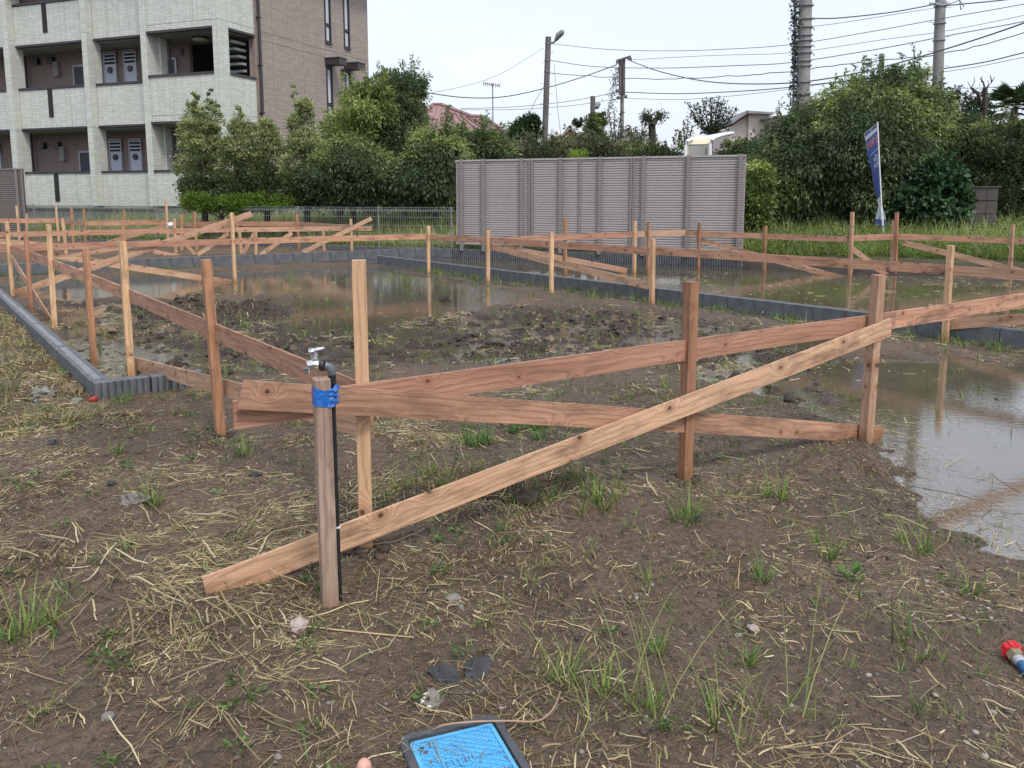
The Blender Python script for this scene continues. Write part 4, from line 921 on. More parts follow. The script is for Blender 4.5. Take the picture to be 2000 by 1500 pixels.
# vine covered guy wire
va, vb = D(1554, -60, 20.9), D(1549, 300, 21.4); root = thing('vine_covered_cable', 'thin steep cable wrapped in climbing vine left of the thick utility pole', 'cable', (vb.x, vb.y, vb.z))
MB().tube([va - vb, Vector((0, 0, -.8))], .022, 6).build('cable', M['wire'], root, True)
n_ = 1500; tt = rng.random(n_); pos = np.array([list((va - vb) * float(q)) for q in tt]); pos += rng.normal(size=(n_, 3)) * (.03 + .045 * vnoise(tt * 9, tt * 0, 3))[:, None]
leafcloud('vine_leaves', pos, rng.normal(size=(n_, 3)) + np.array([0, 0, -.8]), .075, .04, np.array([.03, .06, .035]) * (.5 + rng.random((n_, 1))), M['leaf'], root)

# ------------------------------------------------------------------ grass and straw
def blades(name, base, L, wd, az, lean, bend, cols, mat, segs=3, flat=False, kink=0., hug=None):
    """strips starting at base, leaning by lean (0 up, pi/2 lying) towards az; hug: height above the soil"""
    n = len(base); p = base.copy(); a = az.copy(); pts = [p]; sides = []
    for i in range(segs):
        s = (i + .5) / segs; ang = lean + bend * s; a = a + (rng.normal(size=n) * kink if kink else 0)
        dv = np.stack([np.cos(a) * np.sin(ang), np.sin(a) * np.sin(ang), np.cos(ang)], 1); p = p + dv * (L / segs)[:, None]; pts.append(p); sides.append(np.stack([-np.sin(a), np.cos(a), np.zeros(n)], 1))
    sides.append(sides[-1])
    if hug is not None:
        for i, p in enumerate(pts): p[:, 2] = np.maximum(terrain(p[:, 0], p[:, 1])[0], 0) + hug * (.7 + .6 * rng.random(n))
    V = []
    for i in range(segs + 1):
        s = i / segs; w_ = (wd * (1 - .85 * s if not flat else 1 - .35 * abs(2 * s - 1)))[:, None] / 2; V += [pts[i] - sides[i] * w_, pts[i] + sides[i] * w_ + (np.array([0, 0, 1.]) * w_ * .8 if flat else 0)]
    V = np.stack(V, 1); k = 2 * (segs + 1); off = (np.arange(n) * k)[:, None, None]
    q = np.array([[2 * i, 2 * i + 1, 2 * i + 3, 2 * i + 2] for i in range(segs)])[None]
    return np_mesh(name, V.reshape(-1, 3), (off + q).reshape(-1, 4), np.repeat(cols, k, 0))
def scatter(n, x0, x1, y0, y1, dens, seed=0):
    r = np.random.default_rng(seed); out = []
    while sum(len(o) for o in out) < n:
        p = np.stack([r.uniform(x0, x1, 20000), r.uniform(y0, y1, 20000)], 1); d = dens(p[:, 0], p[:, 1]); out.append(p[r.random(20000) < d])
    return np.concatenate(out)[:n]
def infov(x, y, m=.12): return (np.abs(x) < y * .62 + .4 + m)
STRAWC = np.array([[.42, .33, .17], [.26, .20, .11], [.56, .48, .30], [.17, .12, .07], [.27, .27, .11]])
def straw_layer(name, n, y0, y1, L0, L1, w0, dens, seed, lift=.02):
    P_ = scatter(n, -9, 9, y0, y1, dens, seed); z, _m, mw_, *_ = terrain(P_[:, 0], P_[:, 1]); r = np.random.default_rng(seed + 1)
    cl_ = fbm(P_[:, 0], P_[:, 1], 1.7, 2, 77) * 9
    az = cl_ + r.normal(size=n) * 1.1; L = L0 + (L1 - L0) * r.random(n) ** 2.2
    base = np.stack([P_[:, 0], P_[:, 1], np.maximum(z, -.0) + r.random(n) ** 2 * lift + .004], 1)
    lean = np.full(n, math.pi / 2) - np.abs(r.normal(size=n)) * .10; bend = r.normal(size=n) * .18 + .12
    c = STRAWC[r.integers(0, 5, n)] * (.7 + .5 * r.random((n, 1)))
    o = link(name, blades(name, base, L, w0 * (.35 + 1.1 * r.random(n) ** 2), az, lean, bend, c, None, 3, True, .13, (r.random(n) ** 2.5) * lift + .001), M['straw']); tag(o, kind='stuff'); return o
cl1 = lambda x, y: np.clip((fbm(x, y, 2.4, 4, 101, .6) - .48) * 10, .03, 1)
outside = lambda x, y: (1 - sstep(.0, .35, -np.minimum(sdf(x, y, PUD_R), sdf(x, y, PUD_M))))
lefty = lambda x, y: np.clip(1.0 - (x + .9) * .42, .22, 1)
near = lambda x, y: infov(x, y) * cl1(x, y) * lefty(x, y) * (1 - .85 * sstep(.2, -.3, sdf(x, y, MUD))) * outside(x, y)
gsp = lambda x, y: infov(x, y) * (1 - .8 * sstep(.2, -.3, sdf(x, y, MUD))) * outside(x, y)
matn = lambda x, y: np.clip((fbm(x, y, 3.3, 4, 131, .6) - .52) * 12, 0, 1)
straw_layer('chaff', 62000, 1.5, 6.0, .008, .045, .0019, lambda x, y: gsp(x, y) * np.clip((fbm(x, y, 2.1, 4, 151) - .38) * 6, .12, 1), 3, .004)
straw_layer('dry_straw', 9000, 1.5, 4.8, .02, .13, .0034, near, 5, .016)
straw_layer('matted_straw', 15000, 1.5, 5.2, .015, .09, .004, lambda x, y: gsp(x, y) * matn(x, y) * lefty(x, y), 6, .02)
straw_layer('far_straw', 14000, 4.6, 10.5, .03, .16, .006, lambda x, y: infov(x, y, .4) * cl1(x, y) * np.where(x < -2.2 - (y - 5) * .72, 1., .22) * outside(x, y), 8, .03)
straw_layer('debris_in_lot', 5500, 5, 16, .03, .14, .008, lambda x, y: infov(x, y) * cl1(x, y) * (.12 + .5 * outside(x, y)), 12, .012)
straw_layer('long_straw', 950, 1.8, 5.2, .12, .38, .0048, lambda x, y: infov(x, y) * np.clip(np.exp(-((x + 1.75) ** 2 + (y - 2.75) ** 2) / .35) * 1.4 + .06 * cl1(x, y) + .3 * np.exp(-((x + .8) ** 2 + (y - 2.6) ** 2) / .1), 0, 1), 15, .05)
GC = np.array([[.10, .20, .035], [.16, .27, .05], [.07, .14, .03], [.22, .27, .08]])
def tufts(name, pts, per, L, wd, seed, spread=.03, cols=GC, lean0=.15, segs=3):
    r = np.random.default_rng(seed); n = len(pts) * per; k = np.repeat(np.arange(len(pts)), per)
    sc = (.5 + .9 * r.random(len(pts)))[k]; a = r.random(n) * 6.283; x = pts[k, 0] + np.cos(a) * spread * r.random(n) * sc; y = pts[k, 1] + np.sin(a) * spread * r.random(n) * sc
    z = np.maximum(terrain(pts[:, 0], pts[:, 1])[0], -.02)[k]
    base = np.stack([x, y, z - .005], 1); c = cols[r.integers(0, len(cols), n)] * (.7 + .6 * r.random((n, 1)))
    me = blades(name, base, L * (.4 + .8 * r.random(n)) * sc, wd * (.6 + .7 * r.random(n)), a + r.normal(size=n) * .5, lean0 + r.random(n) * .55, .2 + r.random(n) * .9, c, None, segs)
    o = link(name, me, M['grass']); tag(o, kind='stuff'); return o
p1 = scatter(330, -4, 5, 1.8, 7.5, lambda x, y: infov(x, y) * outside(x, y) * (.25 + .75 * (x > 0)) * np.clip((fbm(x, y, .9, 3, 301) - .4) * 4, .1, 1), 31)
tufts('grass_tufts', p1, 9, .07, .004, 32)
ps = scatter(340, -4, 4, 1.6, 6, lambda x, y: gsp(x, y) * np.clip((fbm(x, y, 1.4, 3, 171) - .42) * 6, .08, 1), 45); tufts('stubble', ps, 11, .045, .0036, 46, .022, np.array([[.34, .26, .13], [.24, .19, .09], [.22, .26, .08]]), .25, 2)
p2 = scatter(520, -5, 5, 4.6, 13, lambda x, y: infov(x, y) * .5 * (sstep(.3, -.3, sdf(x, y, MUD)) * .8 + .3), 33); tufts('lot_grass', p2, 10, .10, .006, 34, .05)
p3 = np.array([A2(G(px, py)) for px, py in [(930, 885), (950, 880), (915, 882), (1020, 848), (1045, 850), (1000, 855), (1055, 870), (1065, 845)]]); tufts('grass_tufts_centre', p3, 42, .14, .006, 35, .05, np.array([[.07, .17, .04], [.12, .24, .06]]))
hp = [];
for k in range(46):
    a = random.random() * 6.28; q = random.uniform(.2, .42); hp.append((HOLE.x + math.cos(a) * q * 1.35, HOLE.y + math.sin(a) * q))
tufts('grass_round_hole', np.array(hp), 15, .12, .0045, 36, .05, np.array([[.08, .17, .03], [.17, .22, .06], [.25, .26, .09]]))
p5 = np.array([A2(G(px, py)) for px, py in [(1335, 1040), (1345, 1030), (1500, 985), (1520, 990), (1160, 1010), (1175, 1020), (60, 1260), (110, 1240), (20, 1280), (300, 1010), (290, 1005), (480, 905), (230, 905), (1280, 1310), (1100, 1350), (1180, 1380), (1260, 1420), (1390, 1440), (1460, 1330), (1490, 1160), (1620, 1110), (1790, 1100), (1900, 1180), (1770, 1280), (170, 745), (185, 770), (160, 730), (130, 720), (200, 690), (235, 800), (250, 795)]]); tufts('foreground_grass', p5, 26, .15, .0055, 37, .05)
p5b = np.array([A2(G(px, py)) for px, py in [(1110, 1360), (1160, 1440), (1230, 1400), (1290, 1460), (1340, 1400), (1440, 1490), (1560, 1440), (1500, 1430)]]); tufts('seeding_stalks', p5b, 7, .36, .0045, 38, .06, np.array([[.20, .27, .08], [.30, .31, .12]]), .2, 4)
wl_ = scatter(420, -9, 9, 6, 16, lambda x, y: infov(x, y) * np.exp(-(np.minimum(np.abs((x - W3a.x) * n3.x + (y - W3a.y) * n3.y), np.abs((x - W2a.x) * n2.x + (y - W2a.y) * n2.y) * 1.) / .35) ** 2), 39); tufts('grass_along_walls', wl_, 8, .14, .009, 40, .08)
wg = scatter(46, -5, 2, 8, 15, lambda x, y: infov(x, y) * sstep(.1, -.2, sdf(x, y, PUD_M)), 41); tufts('grass_in_water', wg, 9, .2, .008, 42, .06, lean0=.05)
wr = scatter(46, 1.8, 5, 3.2, 8, lambda x, y: infov(x, y) * sstep(.1, -.1, sdf(x, y, PUD_R)), 47); tufts('grass_in_right_puddle', wr, 4, .10, .005, 48, .03, lean0=.3)
lw = scatter(300, -7, -2.6, 4.9, 9.8, lambda x, y: infov(x, y, .3) * (((x - r1.x) * dW1.x + (y - r1.y) * dW1.y < 0) | ((x - r1.x) * nW1.x + (y - r1.y) * nW1.y < 0) | ((x - r1.x) * nW1.x + (y - r1.y) * nW1.y > 0)) * ((x - r1.x) * nW1.x + (y - r1.y) * nW1.y < -.02 if nW1.x > 0 else (x - r1.x) * nW1.x + (y - r1.y) * nW1.y > .02), 43); tufts('grass_left_of_wall', lw, 12, .13, .006, 44, .08, np.array([[.30, .27, .12], [.38, .32, .16], [.18, .22, .07]]), .5)
sl_ = scatter(150, -3, 4.5, 1.7, 6.5, lambda x, y: gsp(x, y) * np.clip((fbm(x, y, 1.1, 3, 181) - .4) * 5, .1, 1), 81); kk = np.repeat(np.arange(150), 16); zz_ = terrain(sl_[:, 0], sl_[:, 1])[0][kk]; aa = rng.random(2400) * 6.28
tag(leafcloud('small_weeds', np.stack([sl_[kk, 0] + np.cos(aa) * .03 * rng.random(2400), sl_[kk, 1] + np.sin(aa) * .03 * rng.random(2400), zz_ + .004 + .025 * rng.random(2400)], 1), np.stack([np.cos(aa), np.sin(aa), .3 + .6 * rng.random(2400)], 1), .022, .010, np.array([.10, .17, .05]) * (.6 + .8 * rng.random((2400, 1))), M['leaf']), kind='stuff')
# tall grass strip behind the boundary
def behind(x, y): return (x - BW0.x) * bn.x + (y - BW0.y) * bn.y
FG = np.array([[.17, .24, .06], [.25, .32, .09], [.36, .39, .15], [.42, .41, .22]])
def field(name, n, x0, x1, y0, y1, dens, L, wd, seed, cols=FG):
    P_ = scatter(n, x0, x1, y0, y1, dens, seed); z = terrain(P_[:, 0], P_[:, 1])[0]; r = np.random.default_rng(seed)
    b = fbm(P_[:, 0], P_[:, 1], 1.2, 3, 401); c = cols[np.clip((b * 5.2 - .8 + r.normal(size=n) * .6).astype(int), 0, 3)] * (.75 + .5 * r.random((n, 1)))
    me = blades(name, np.stack([P_[:, 0], P_[:, 1], z - .02], 1), L * np.clip(behind(P_[:, 0], P_[:, 1]) * .45 + .28, .25, 1) * (.35 + .95 * r.random(n) ** 1.4) * (.5 + 1. * b), wd * (.6 + .8 * r.random(n)), r.random(n) * 6.283, r.random(n) * .9, .2 + r.random(n) * 2.0, c, None, 4)
    o = link(name, me, M['grass']); tag(o, kind='stuff')
field('tall_grass', 60000, -15, 0, 18, 27, lambda x, y: (behind(x, y) > .1) * (np.abs(x) < y * .66) * np.exp(-behind(x, y) / 9), .6, .014, 51)
field('tall_grass_right', 46000, 4, 13, 12, 21, lambda x, y: (behind(x, y) > .35 + .55 * fbm(x, y, 1.1, 2, 7)) * (x > BWEND.x - .1) * (x < y * .68) * np.exp(-np.maximum(behind(x, y), 0) / 3), .52, .012, 52, np.array([[.16, .23, .07], [.24, .33, .10], [.33, .41, .14], [.42, .44, .22]]))
Pw = scatter(15000, 4, 13, 12, 21, lambda x, y: (behind(x, y) > .5) * (x > BWEND.x) * (x < y * .68) * np.clip((fbm(x, y, 1.6, 3, 701) - .42) * 7, .05, 1), 55)
zw = terrain(Pw[:, 0], Pw[:, 1])[0] + rng.random(len(Pw)) ** 1.3 * (.15 + .45 * fbm(Pw[:, 0], Pw[:, 1], 1.6, 3, 701)); tag(leafcloud('weeds', np.stack([Pw[:, 0], Pw[:, 1], zw], 1), rng.normal(size=(len(Pw), 3)) + np.array([0, 0, .2]), .07, .028, np.array([.15, .20, .075]) * (.5 + rng.random((len(Pw), 1))), M['leaf']), kind='stuff')
field('low_grass_strip', 12000, -1.6, 5, 15.5, 21, lambda x, y: (behind(x, y) > .1) * (behind(x, y) < 2.2), .2, .012, 53)

sbp = []
for b_ in [SB['S6'], SB['S5'], S7b, S8b, S9b, SB['S4']]:
    for _ in range(60):
        a = random.uniform(0, 6.28); q = .035 + abs(random.gauss(0, .035)); sbp.append((b_.x + q * math.cos(a), b_.y + q * math.sin(a)))
STAKEP = np.array(sbp)
# pebbles and clods
def stones(name, P_, size, cols, mat, seed, sq=.6):
    r = np.random.default_rng(seed); bm = bmesh.new(); bmesh.ops.create_icosphere(bm, subdivisions=1, radius=1); v0 = np.array([v.co[:] for v in bm.verts]); f0 = np.array([[v.index for v in f.verts] for f in bm.faces]); bm.free()
    n = len(P_); z = np.maximum(terrain(P_[:, 0], P_[:, 1])[0], -.01); s = size * (.35 + r.random(n) ** 3 * 1.6); V = v0[None] * (1 + .75 * (r.random((n, len(v0), 1)) - .5))
    V = V * (s[:, None, None] * np.stack([.7 + .6 * r.random(n), .7 + .6 * r.random(n), sq * (.7 + .5 * r.random(n))], 1)[:, None, :]); a = r.random(n) * 6.28; ca, sa = np.cos(a)[:, None], np.sin(a)[:, None]
    V = np.stack([V[..., 0] * ca - V[..., 1] * sa, V[..., 0] * sa + V[..., 1] * ca, V[..., 2]], -1) + np.stack([P_[:, 0], P_[:, 1], z + s * .15], 1)[:, None]
    Fc = (np.arange(n) * len(v0))[:, None, None] + f0[None]; c = cols[r.integers(0, len(cols), n)] * (.7 + .6 * r.random((n, 1)))
    o = link(name, np_mesh(name, V.reshape(-1, 3), Fc.reshape(-1, 3), np.repeat(c, len(v0), 0)), mat); tag(o, kind='stuff')
PC = np.array([[.15, .135, .12], [.20, .18, .16], [.10, .09, .08], [.26, .235, .21]])
stones('gravel', scatter(3000, -3, 4, 1.5, 5.2, lambda x, y: infov(x, y) * outside(x, y) * np.clip((fbm(x, y, .8, 3, 501) - .42) * 5 + .3 * (x > 0), .08, 1), 61), .0055, PC, M['pebble'], 62)
stones('soil_clods', scatter(5200, -5, 5, 4.2, 12.5, lambda x, y: infov(x, y) * sstep(.25, -.15, sdf(x, y, MUD)) * np.clip((fbm(x, y, 2.2, 3, 601) - .4) * 6, .05, 1), 63), .017, np.array([[.055, .042, .036], [.085, .068, .058], [.04, .03, .026]]), M['pebble'], 64, .7)
stones('earth_at_stakes', STAKEP, .012, np.array([[.075, .055, .042], [.10, .075, .058], [.05, .037, .03]]), M['pebble'], 68, .7)
stones('soil_crumbs', scatter(20000, -3.5, 5, 1.6, 5.5, lambda x, y: infov(x, y) * outside(x, y), 65), .0048, np.array([[.075, .055, .043], [.11, .085, .068]]), M['pebble'], 66, .7)

# ------------------------------------------------------------------ single stones and litter
def rock(name, label, mat, x, y, s, seed, cat='rock', dz=.3, **k):
    p = G(x, y); z = gz(p.x, p.y); o = lump(name, mat, (p.x, p.y, max(z, -.02) + s[2] * dz), s, seed, 3, **k); return tag(o, label, cat)
rock('rock', 'angular grey rock half covered by a green tuft in the left foreground', M['rock'], 268, 1004, (.062, .045, .034), 1, flat=.6, amp=.5)
rock('rock', 'pale pinkish stone lying on straw below the tap post', M['rock_pk'], 584, 1250, (.030, .026, .022), 2, amp=.3)
rock('stone', 'flat speckled grey stone on bare soil right of the tap post', M['rock'], 885, 1200, (.030, .018, .012), 3, 'stone', amp=.3)
rock('stone', 'small round grey stone just below the flat speckled stone', M['rock'], 900, 1216, (.012, .011, .009), 4, 'stone', amp=.2)
rock('rock', 'brown layered slab lying in mud behind the left stakes', M['rock_br'], 207, 652, (.13, .08, .05), 5, flat=.7, amp=.6)
rock('rock', 'brown grey rock on the soil outside the left block wall', M['rock'], 85, 790, (.085, .06, .05), 6, flat=.7, amp=.5)
rock('rock', 'mossy brown stone against the outer corner of the left block wall', M['rock_br'], 143, 778, (.10, .06, .045), 7, flat=.7, amp=.6)
rock('rock', 'low grey stone beside the red plastic piece at the wall corner', M['rock'], 150, 797, (.05, .03, .022), 8, flat=.6, amp=.4)
rock('clod', 'round dark earth clod in the grassy hole under the long brace', M['clod'], 1030, 1020, (.062, .055, .048), 9, 'earth clod', amp=.35, freq=3.)
rock('clod', 'dark mud clod standing out of the middle puddle', M['clod'], 870, 588, (.09, .08, .06), 10, 'earth clod', amp=.6)
rock('clod', 'small black clod alone in the bright right hand puddle', M['clod'], 1945, 781, (.030, .022, .02), 11, 'earth clod', amp=.6, freq=3.)
rock('rubble', 'crumpled black lump in the soil above the blue meter lid', M['tarry'], 872, 1352, (.055, .035, .016), 12, 'rubble', amp=.45, dz=.1, freq=2.4)
rock('rubble', 'longer black crumpled sheet lump right of the other black lump', M['tarry'], 935, 1335, (.062, .035, .013), 13, 'rubble', amp=.5, dz=.1, freq=2.4)
rock('rock', 'purple brown angular stone in the straw at lower right', M['rock_pk'], 1470, 1264, (.022, .017, .012), 14, amp=.5)
rock('stone', 'small dark grey stone left of the purple brown stone', M['rock'], 1441, 1276, (.015, .010, .008), 15, 'stone', amp=.4)
rock('clod', 'small black clod beside a pale grass root at centre right', M['tarry'], 1361, 1032, (.022, .02, .017), 16, 'earth clod', amp=.5)
rock('rock', 'dark round stone in the lower left straw', M['rock'], 213, 1436, (.016, .016, .013), 17, amp=.3)
rock('clod', 'black clod lying left of the angular grey rock', M['tarry'], 220, 973, (.022, .018, .016), 18, 'earth clod', amp=.5)
rock('clod', 'dark clod in the upper left of the foreground soil', M['tarry'], 104, 885, (.03, .024, .02), 19, 'earth clod', amp=.5)
rock('clod', 'flat black flake on the straw between two stakes', M['tarry'], 500, 948, (.03, .02, .012), 20, 'earth clod', amp=.6)
rock('pebble_pink', 'smooth pink rounded pebble at the bottom edge left of the meter lid', plain('salmon_pink', (.60, .33, .26), .5, .1, 20, .1), 712, 1540, (.021, .018, .020), 21, 'pebble', amp=.06)
c = rock('rubble', 'rough concrete lump with embedded white pebbles beside the meter lid', M['rock'], 843, 1402, (.034, .026, .020), 22, 'rubble', amp=.4)
for k in range(22):
    a = random.uniform(0, 6.28); e_ = random.uniform(.1, 1.3); p = Vector((math.cos(a) * math.cos(e_) * .034, math.sin(a) * math.cos(e_) * .026, math.sin(e_) * .021)); lump('embedded_pebble', M['white'] if k % 2 else M['yellowed'], p * .96, (.0045, .0035, .0035), k, 1, amp=.1, parent=c)
for (x, y, s, lab) in ((184, 796, .032, 'broken red plastic piece at the left block wall corner'), (407, 776, .03, 'small red orange scrap at the end of the ribbed wall')):
    p = G(x, y); z = gz(p.x, p.y); m = MB(); n = 9; m.add([(math.cos(t_) * s, math.sin(t_) * s * .9, z_ * s) for z_ in (0, 1.3) for t_ in np.linspace(-2.6, 1.2, n)], [(i, i + 1, n + i + 1, n + i) for i in range(n - 1)])
    o = m.build('plastic_piece', M['dullred'], smooth=True); sm = o.modifiers.new('s', 'SOLIDIFY'); sm.thickness = .003; o.location = (p.x, p.y, z); o.rotation_euler = (.2, -.2, 0); tag(o, lab, 'plastic scrap')
tag(rock('scrap', 'tiny blue plastic scrap beside the rock outside the left wall', M['lid'], 71, 799, (.012, .008, .008), 30, 'plastic scrap', amp=.5))

# ------------------------------------------------------------------ tap post
pb = G(645, 1198, .01); 
root = thing('tap_post', 'weathered wooden tap post wrapped with blue tape in front of the crossing boards', 'tap post', pb); 
tp = D(627, 738, pb.y - .0) ; Ht = tp.z - pb.z; yaw = math.radians(24); lx = (D(627, 738, pb.y) - D(645, 1190, pb.y)).x
ax = Vector((lx * .9, 0, Ht)).normalized(); xv = Vector((math.cos(yaw), math.sin(yaw), 0)); xv = (xv - ax * xv.dot(ax)).normalized(); yv = ax.cross(xv)
Mp = Matrix((xv, yv, ax)).transposed().to_4x4()                # local z along the post
piv = bpy.data.objects.new('post', None)
def tpart(name, mb, mat, parent=root, smooth=False, bevel=0, M4=None):
    o = mb.build(name, mat, None, smooth, bevel); o.parent = parent
    if parent is root: o.matrix_local = Mp
    return o
w = .026
pm = MB(); N = 10; vs = []
for i in range(N + 1):
    x = i / N; q = random.uniform(-.0008, .0008); vs += [(-w + q, -w, x * Ht * 1.1 - Ht * .1), (w + q, -w, x * Ht * 1.1 - Ht * .1), (w + q, w, x * Ht * 1.1 - Ht * .1), (-w + q, w, x * Ht * 1.1 - Ht * .1)]
# wood texture runs along local x, so build along x and turn upright
pm = MB().box(-.08, Ht, -w, w, -w, w); po = pm.build('post', M['wood_grey'], None, bevel=.003); po.parent = root; po.matrix_local = Mp @ Matrix.Rotation(-math.pi / 2, 4, 'Y')
z1, z0_ = Ht - .030, Ht - .088
tm = MB(); rs = random.Random(4); ring = []
NR = 40; NZ = 9
for i in range(NZ + 1):
    z = z0_ + (z1 - z0_) * i / NZ
    for k in range(NR):
        t_ = k / NR * 2 * math.pi; c_, s_ = math.cos(t_), math.sin(t_); r_ = (w + .0022) / max(abs(c_), abs(s_)); r_ = min(r_, (w + .003) * 1.33)
        x, y = c_ * r_, s_ * r_
        if c_ > .55 : x += .026 * math.exp(-((s_ + .1) / .5) ** 2) * (1 + .25 * math.sin(i * 1.9) + .18 * math.sin(i * 3.3 + k)); y += .004 * math.sin(i * 2.3 + k * .7)
        x += .0006 * math.sin(i * 4 + k); z_ = z + .0022 * math.sin(t_ * 3 + i) + (0.006 * math.sin(t_ * 2 + 1) if i in (0, NZ) else 0)
        ring.append((x, y, z_))
tm.add(ring, [(i * NR + k, i * NR + (k + 1) % NR, (i + 1) * NR + (k + 1) % NR, (i + 1) * NR + k) for i in range(NZ) for k in range(NR)])
tpart('blue_tape', tm, M['tape'], smooth=True)
px = w + .012
tpart('riser_pipe', MB().tube([(px, .012, -.05), (px - .002, .012, Ht * .25), (px, .012, Ht * .9), (px, .012, Ht + .018)], .0085, 12), M['blackpl'], smooth=True)
tpart('cable_tie', MB().tube([(px, .012, Ht * .36), (px, .012, Ht * .36 + .006)], .0105, 12), M['white'], smooth=True)
tpart('pipe_collar', MB().tube([(px, .012, Ht - .025), (px, .012, Ht + .004)], .013, 14), M['blackpl'], smooth=True)
tpart('elbow_fitting', MB().tube([(px, .012, Ht + .004), (px - .001, .013, Ht + .020), (px - .008, .016, Ht + .031), (px - .02, .02, Ht + .036)], [.0125, .0145, .0145, .0135], 14), plain('grey_pvc', (.10, .115, .13), .35, .1, 20, .05), smooth=True)
bxp = Vector((px - .02, .02, Ht + .037))
tpart('tap_collar', MB().tube([bxp, bxp + Vector((-.004, .002, 0)), bxp + Vector((-.012, .004, .0)), bxp + Vector((-.018, .006, 0))], [.018, .020, .020, .016], 16), M['blackpl'], smooth=True)
bc = bxp + Vector((-.030, .012, .004))
tb = tpart('tap_body', MB().tube([bxp + Vector((-.016, .006, 0)), bc, bc + Vector((-.016, .008, -.004)), bc + Vector((-.022, .012, -.016)), bc + Vector((-.022, .012, -.034))], [.014, .018, .0165, .013, .0105], 16), M['chrome'], smooth=True)
nz = bc + Vector((-.002, .002, 0))
tpart('tap_stem', MB().tube([nz + Vector((0, 0, .012)), nz + Vector((0, 0, .026)), nz + Vector((0, 0, .028)), nz + Vector((0, 0, .036)), nz + Vector((0, 0, .038)), nz + Vector((0, 0, .044))], [.011, .010, .0135, .0135, .007, .006], 6), M['chrome'])
hm = MB(); hN = 40; ang0 = .25
vs = []; rr_ = [.3, .85, 1.0, .85, .3]; hh_ = [.0065, .0055, .0, -.0045, -.005]
for j in range(5):
    for k in range(hN):
        t_ = k / hN * 2 * math.pi; rad = (.016 + .013 * (math.cos(t_ * 3 + .5) * .5 + .5) ** 1.2) * rr_[j]; vs.append((nz.x + .004 + rad * math.cos(t_) * 1.12, nz.y + rad * math.sin(t_), nz.z + .047 + hh_[j] + .14 * rad * math.cos(t_)))
hm.add(vs, [(j * hN + k, j * hN + (k + 1) % hN, (j + 1) * hN + (k + 1) % hN, (j + 1) * hN + k) for j in range(4) for k in range(hN)] + [tuple(range(hN)), tuple(reversed(range(4 * hN, 5 * hN)))])
tpart('tap_handle', hm, M['chrome'], smooth=True)

# ------------------------------------------------------------------ water meter box
A_, B_ = G(796, 1449, .055), G(962, 1409, .055); C_ = G(1042, 1494, .055)
xa = (B_ - A_); LW = xa.length; xa.normalize(); ya = Vector((xa.y, -xa.x, 0)); LH = LW * 1.35
ctr = A_ + xa * LW / 2 + ya * LH / 2; rz = math.atan2(xa.y, xa.x)
mb_ = thing('meter_box', 'light blue diamond patterned meter lid in a dark frame at the bottom edge', 'meter box', (ctr.x, ctr.y, 0), rz)
def rrect(hx, hy, r, n=6):
    out = []
    for cx_, cy_, a0 in ((hx - r, hy - r, 0), (-hx + r, hy - r, 90), (-hx + r, -hy + r, 180), (hx - r, -hy + r, 270)):
        for k in range(n + 1): a = math.radians(a0 + 90 * k / n); out.append((cx_ + r * math.cos(a), cy_ + r * math.sin(a)))
    return out
m = MB(); ro, ri = rrect(LW / 2 + .022, LH / 2 + .022, .032), rrect(LW / 2 + .001, LH / 2 + .001, .012); n = len(ro); zt_ = .062
m.add([(x, y, -.1) for x, y in ro] + [(x, y, zt_ - .006) for x, y in ro] + [(x * .98, y * .985, zt_) for x, y in ro] + [(x, y, zt_) for x, y in ri] + [(x, y, .02) for x, y in ri],
      [(j * n + k, j * n + (k + 1) % n, (j + 1) * n + (k + 1) % n, (j + 1) * n + k) for j in range(4) for k in range(n)]); m.build('frame', M['frame'], mb_)
m = MB(); rl = rrect(LW / 2 - .003, LH / 2 - .003, .011); m.extrude(rl, .03, .050); lid = m.build('lid', M['lid'], mb_)
# raised border and ribs between recessed diamonds
m = MB(); ra, rb = rrect(LW / 2 - .003, LH / 2 - .003, .011), rrect(LW / 2 - .013, LH / 2 - .013, .006); n = len(ra)
m.add([(x, y, .0505) for x, y in ra] + [(x, y, .0545) for x, y in ra] + [(x, y, .0545) for x, y in rb] + [(x, y, .0505) for x, y in rb], [(j * n + k, j * n + (k + 1) % n, (j + 1) * n + (k + 1) % n, (j + 1) * n + k) for j in range(3) for k in range(n)]); m.build('rim', M['lid'], lid)
hx, hy = LW / 2 - .014, LH / 2 - .014; m = MB(); sp_ = .0125
def rib(m, p, q, wr=.0024, z0=.0498, z1=.0538):
    d = Vector((q[0] - p[0], q[1] - p[1], 0)); 
    if d.length < .004: return
    n_ = Vector((-d.y, d.x, 0)).normalized() * wr / 2; P, Q = Vector((*p, 0)), Vector((*q, 0))
    vs = [P - n_, Q - n_, Q + n_, P + n_]; m.add([(v.x, v.y, z0) for v in vs] + [(v.x, v.y, z1) for v in vs], [(4, 5, 6, 7), (0, 1, 5, 4), (1, 2, 6, 5), (2, 3, 7, 6), (3, 0, 4, 7)])
for sgn in (1, -1):
    k = -40
    while k < 40:
        c_ = k * sp_ * 1.55; pts = []
        sl_ = .62 * sgn
        for x in (-hx, hx): pts.append((x, sl_ * x + c_))
        (xa_, ya_), (xb_, yb_) = pts; 
        t0, t1 = 0., 1.; dy = yb_ - ya_
        for lo_, hi_ in (((-hy - ya_) / dy, (hy - ya_) / dy),):
            if lo_ > hi_: lo_, hi_ = hi_, lo_
            t0, t1 = max(t0, lo_), min(t1, hi_)
        if t1 > t0: rib(m, (xa_ + (xb_ - xa_) * t0, ya_ + dy * t0), (xa_ + (xb_ - xa_) * t1, ya_ + dy * t1))
        k += 1
m.build('diamond_ribs', M['lid'], lid)
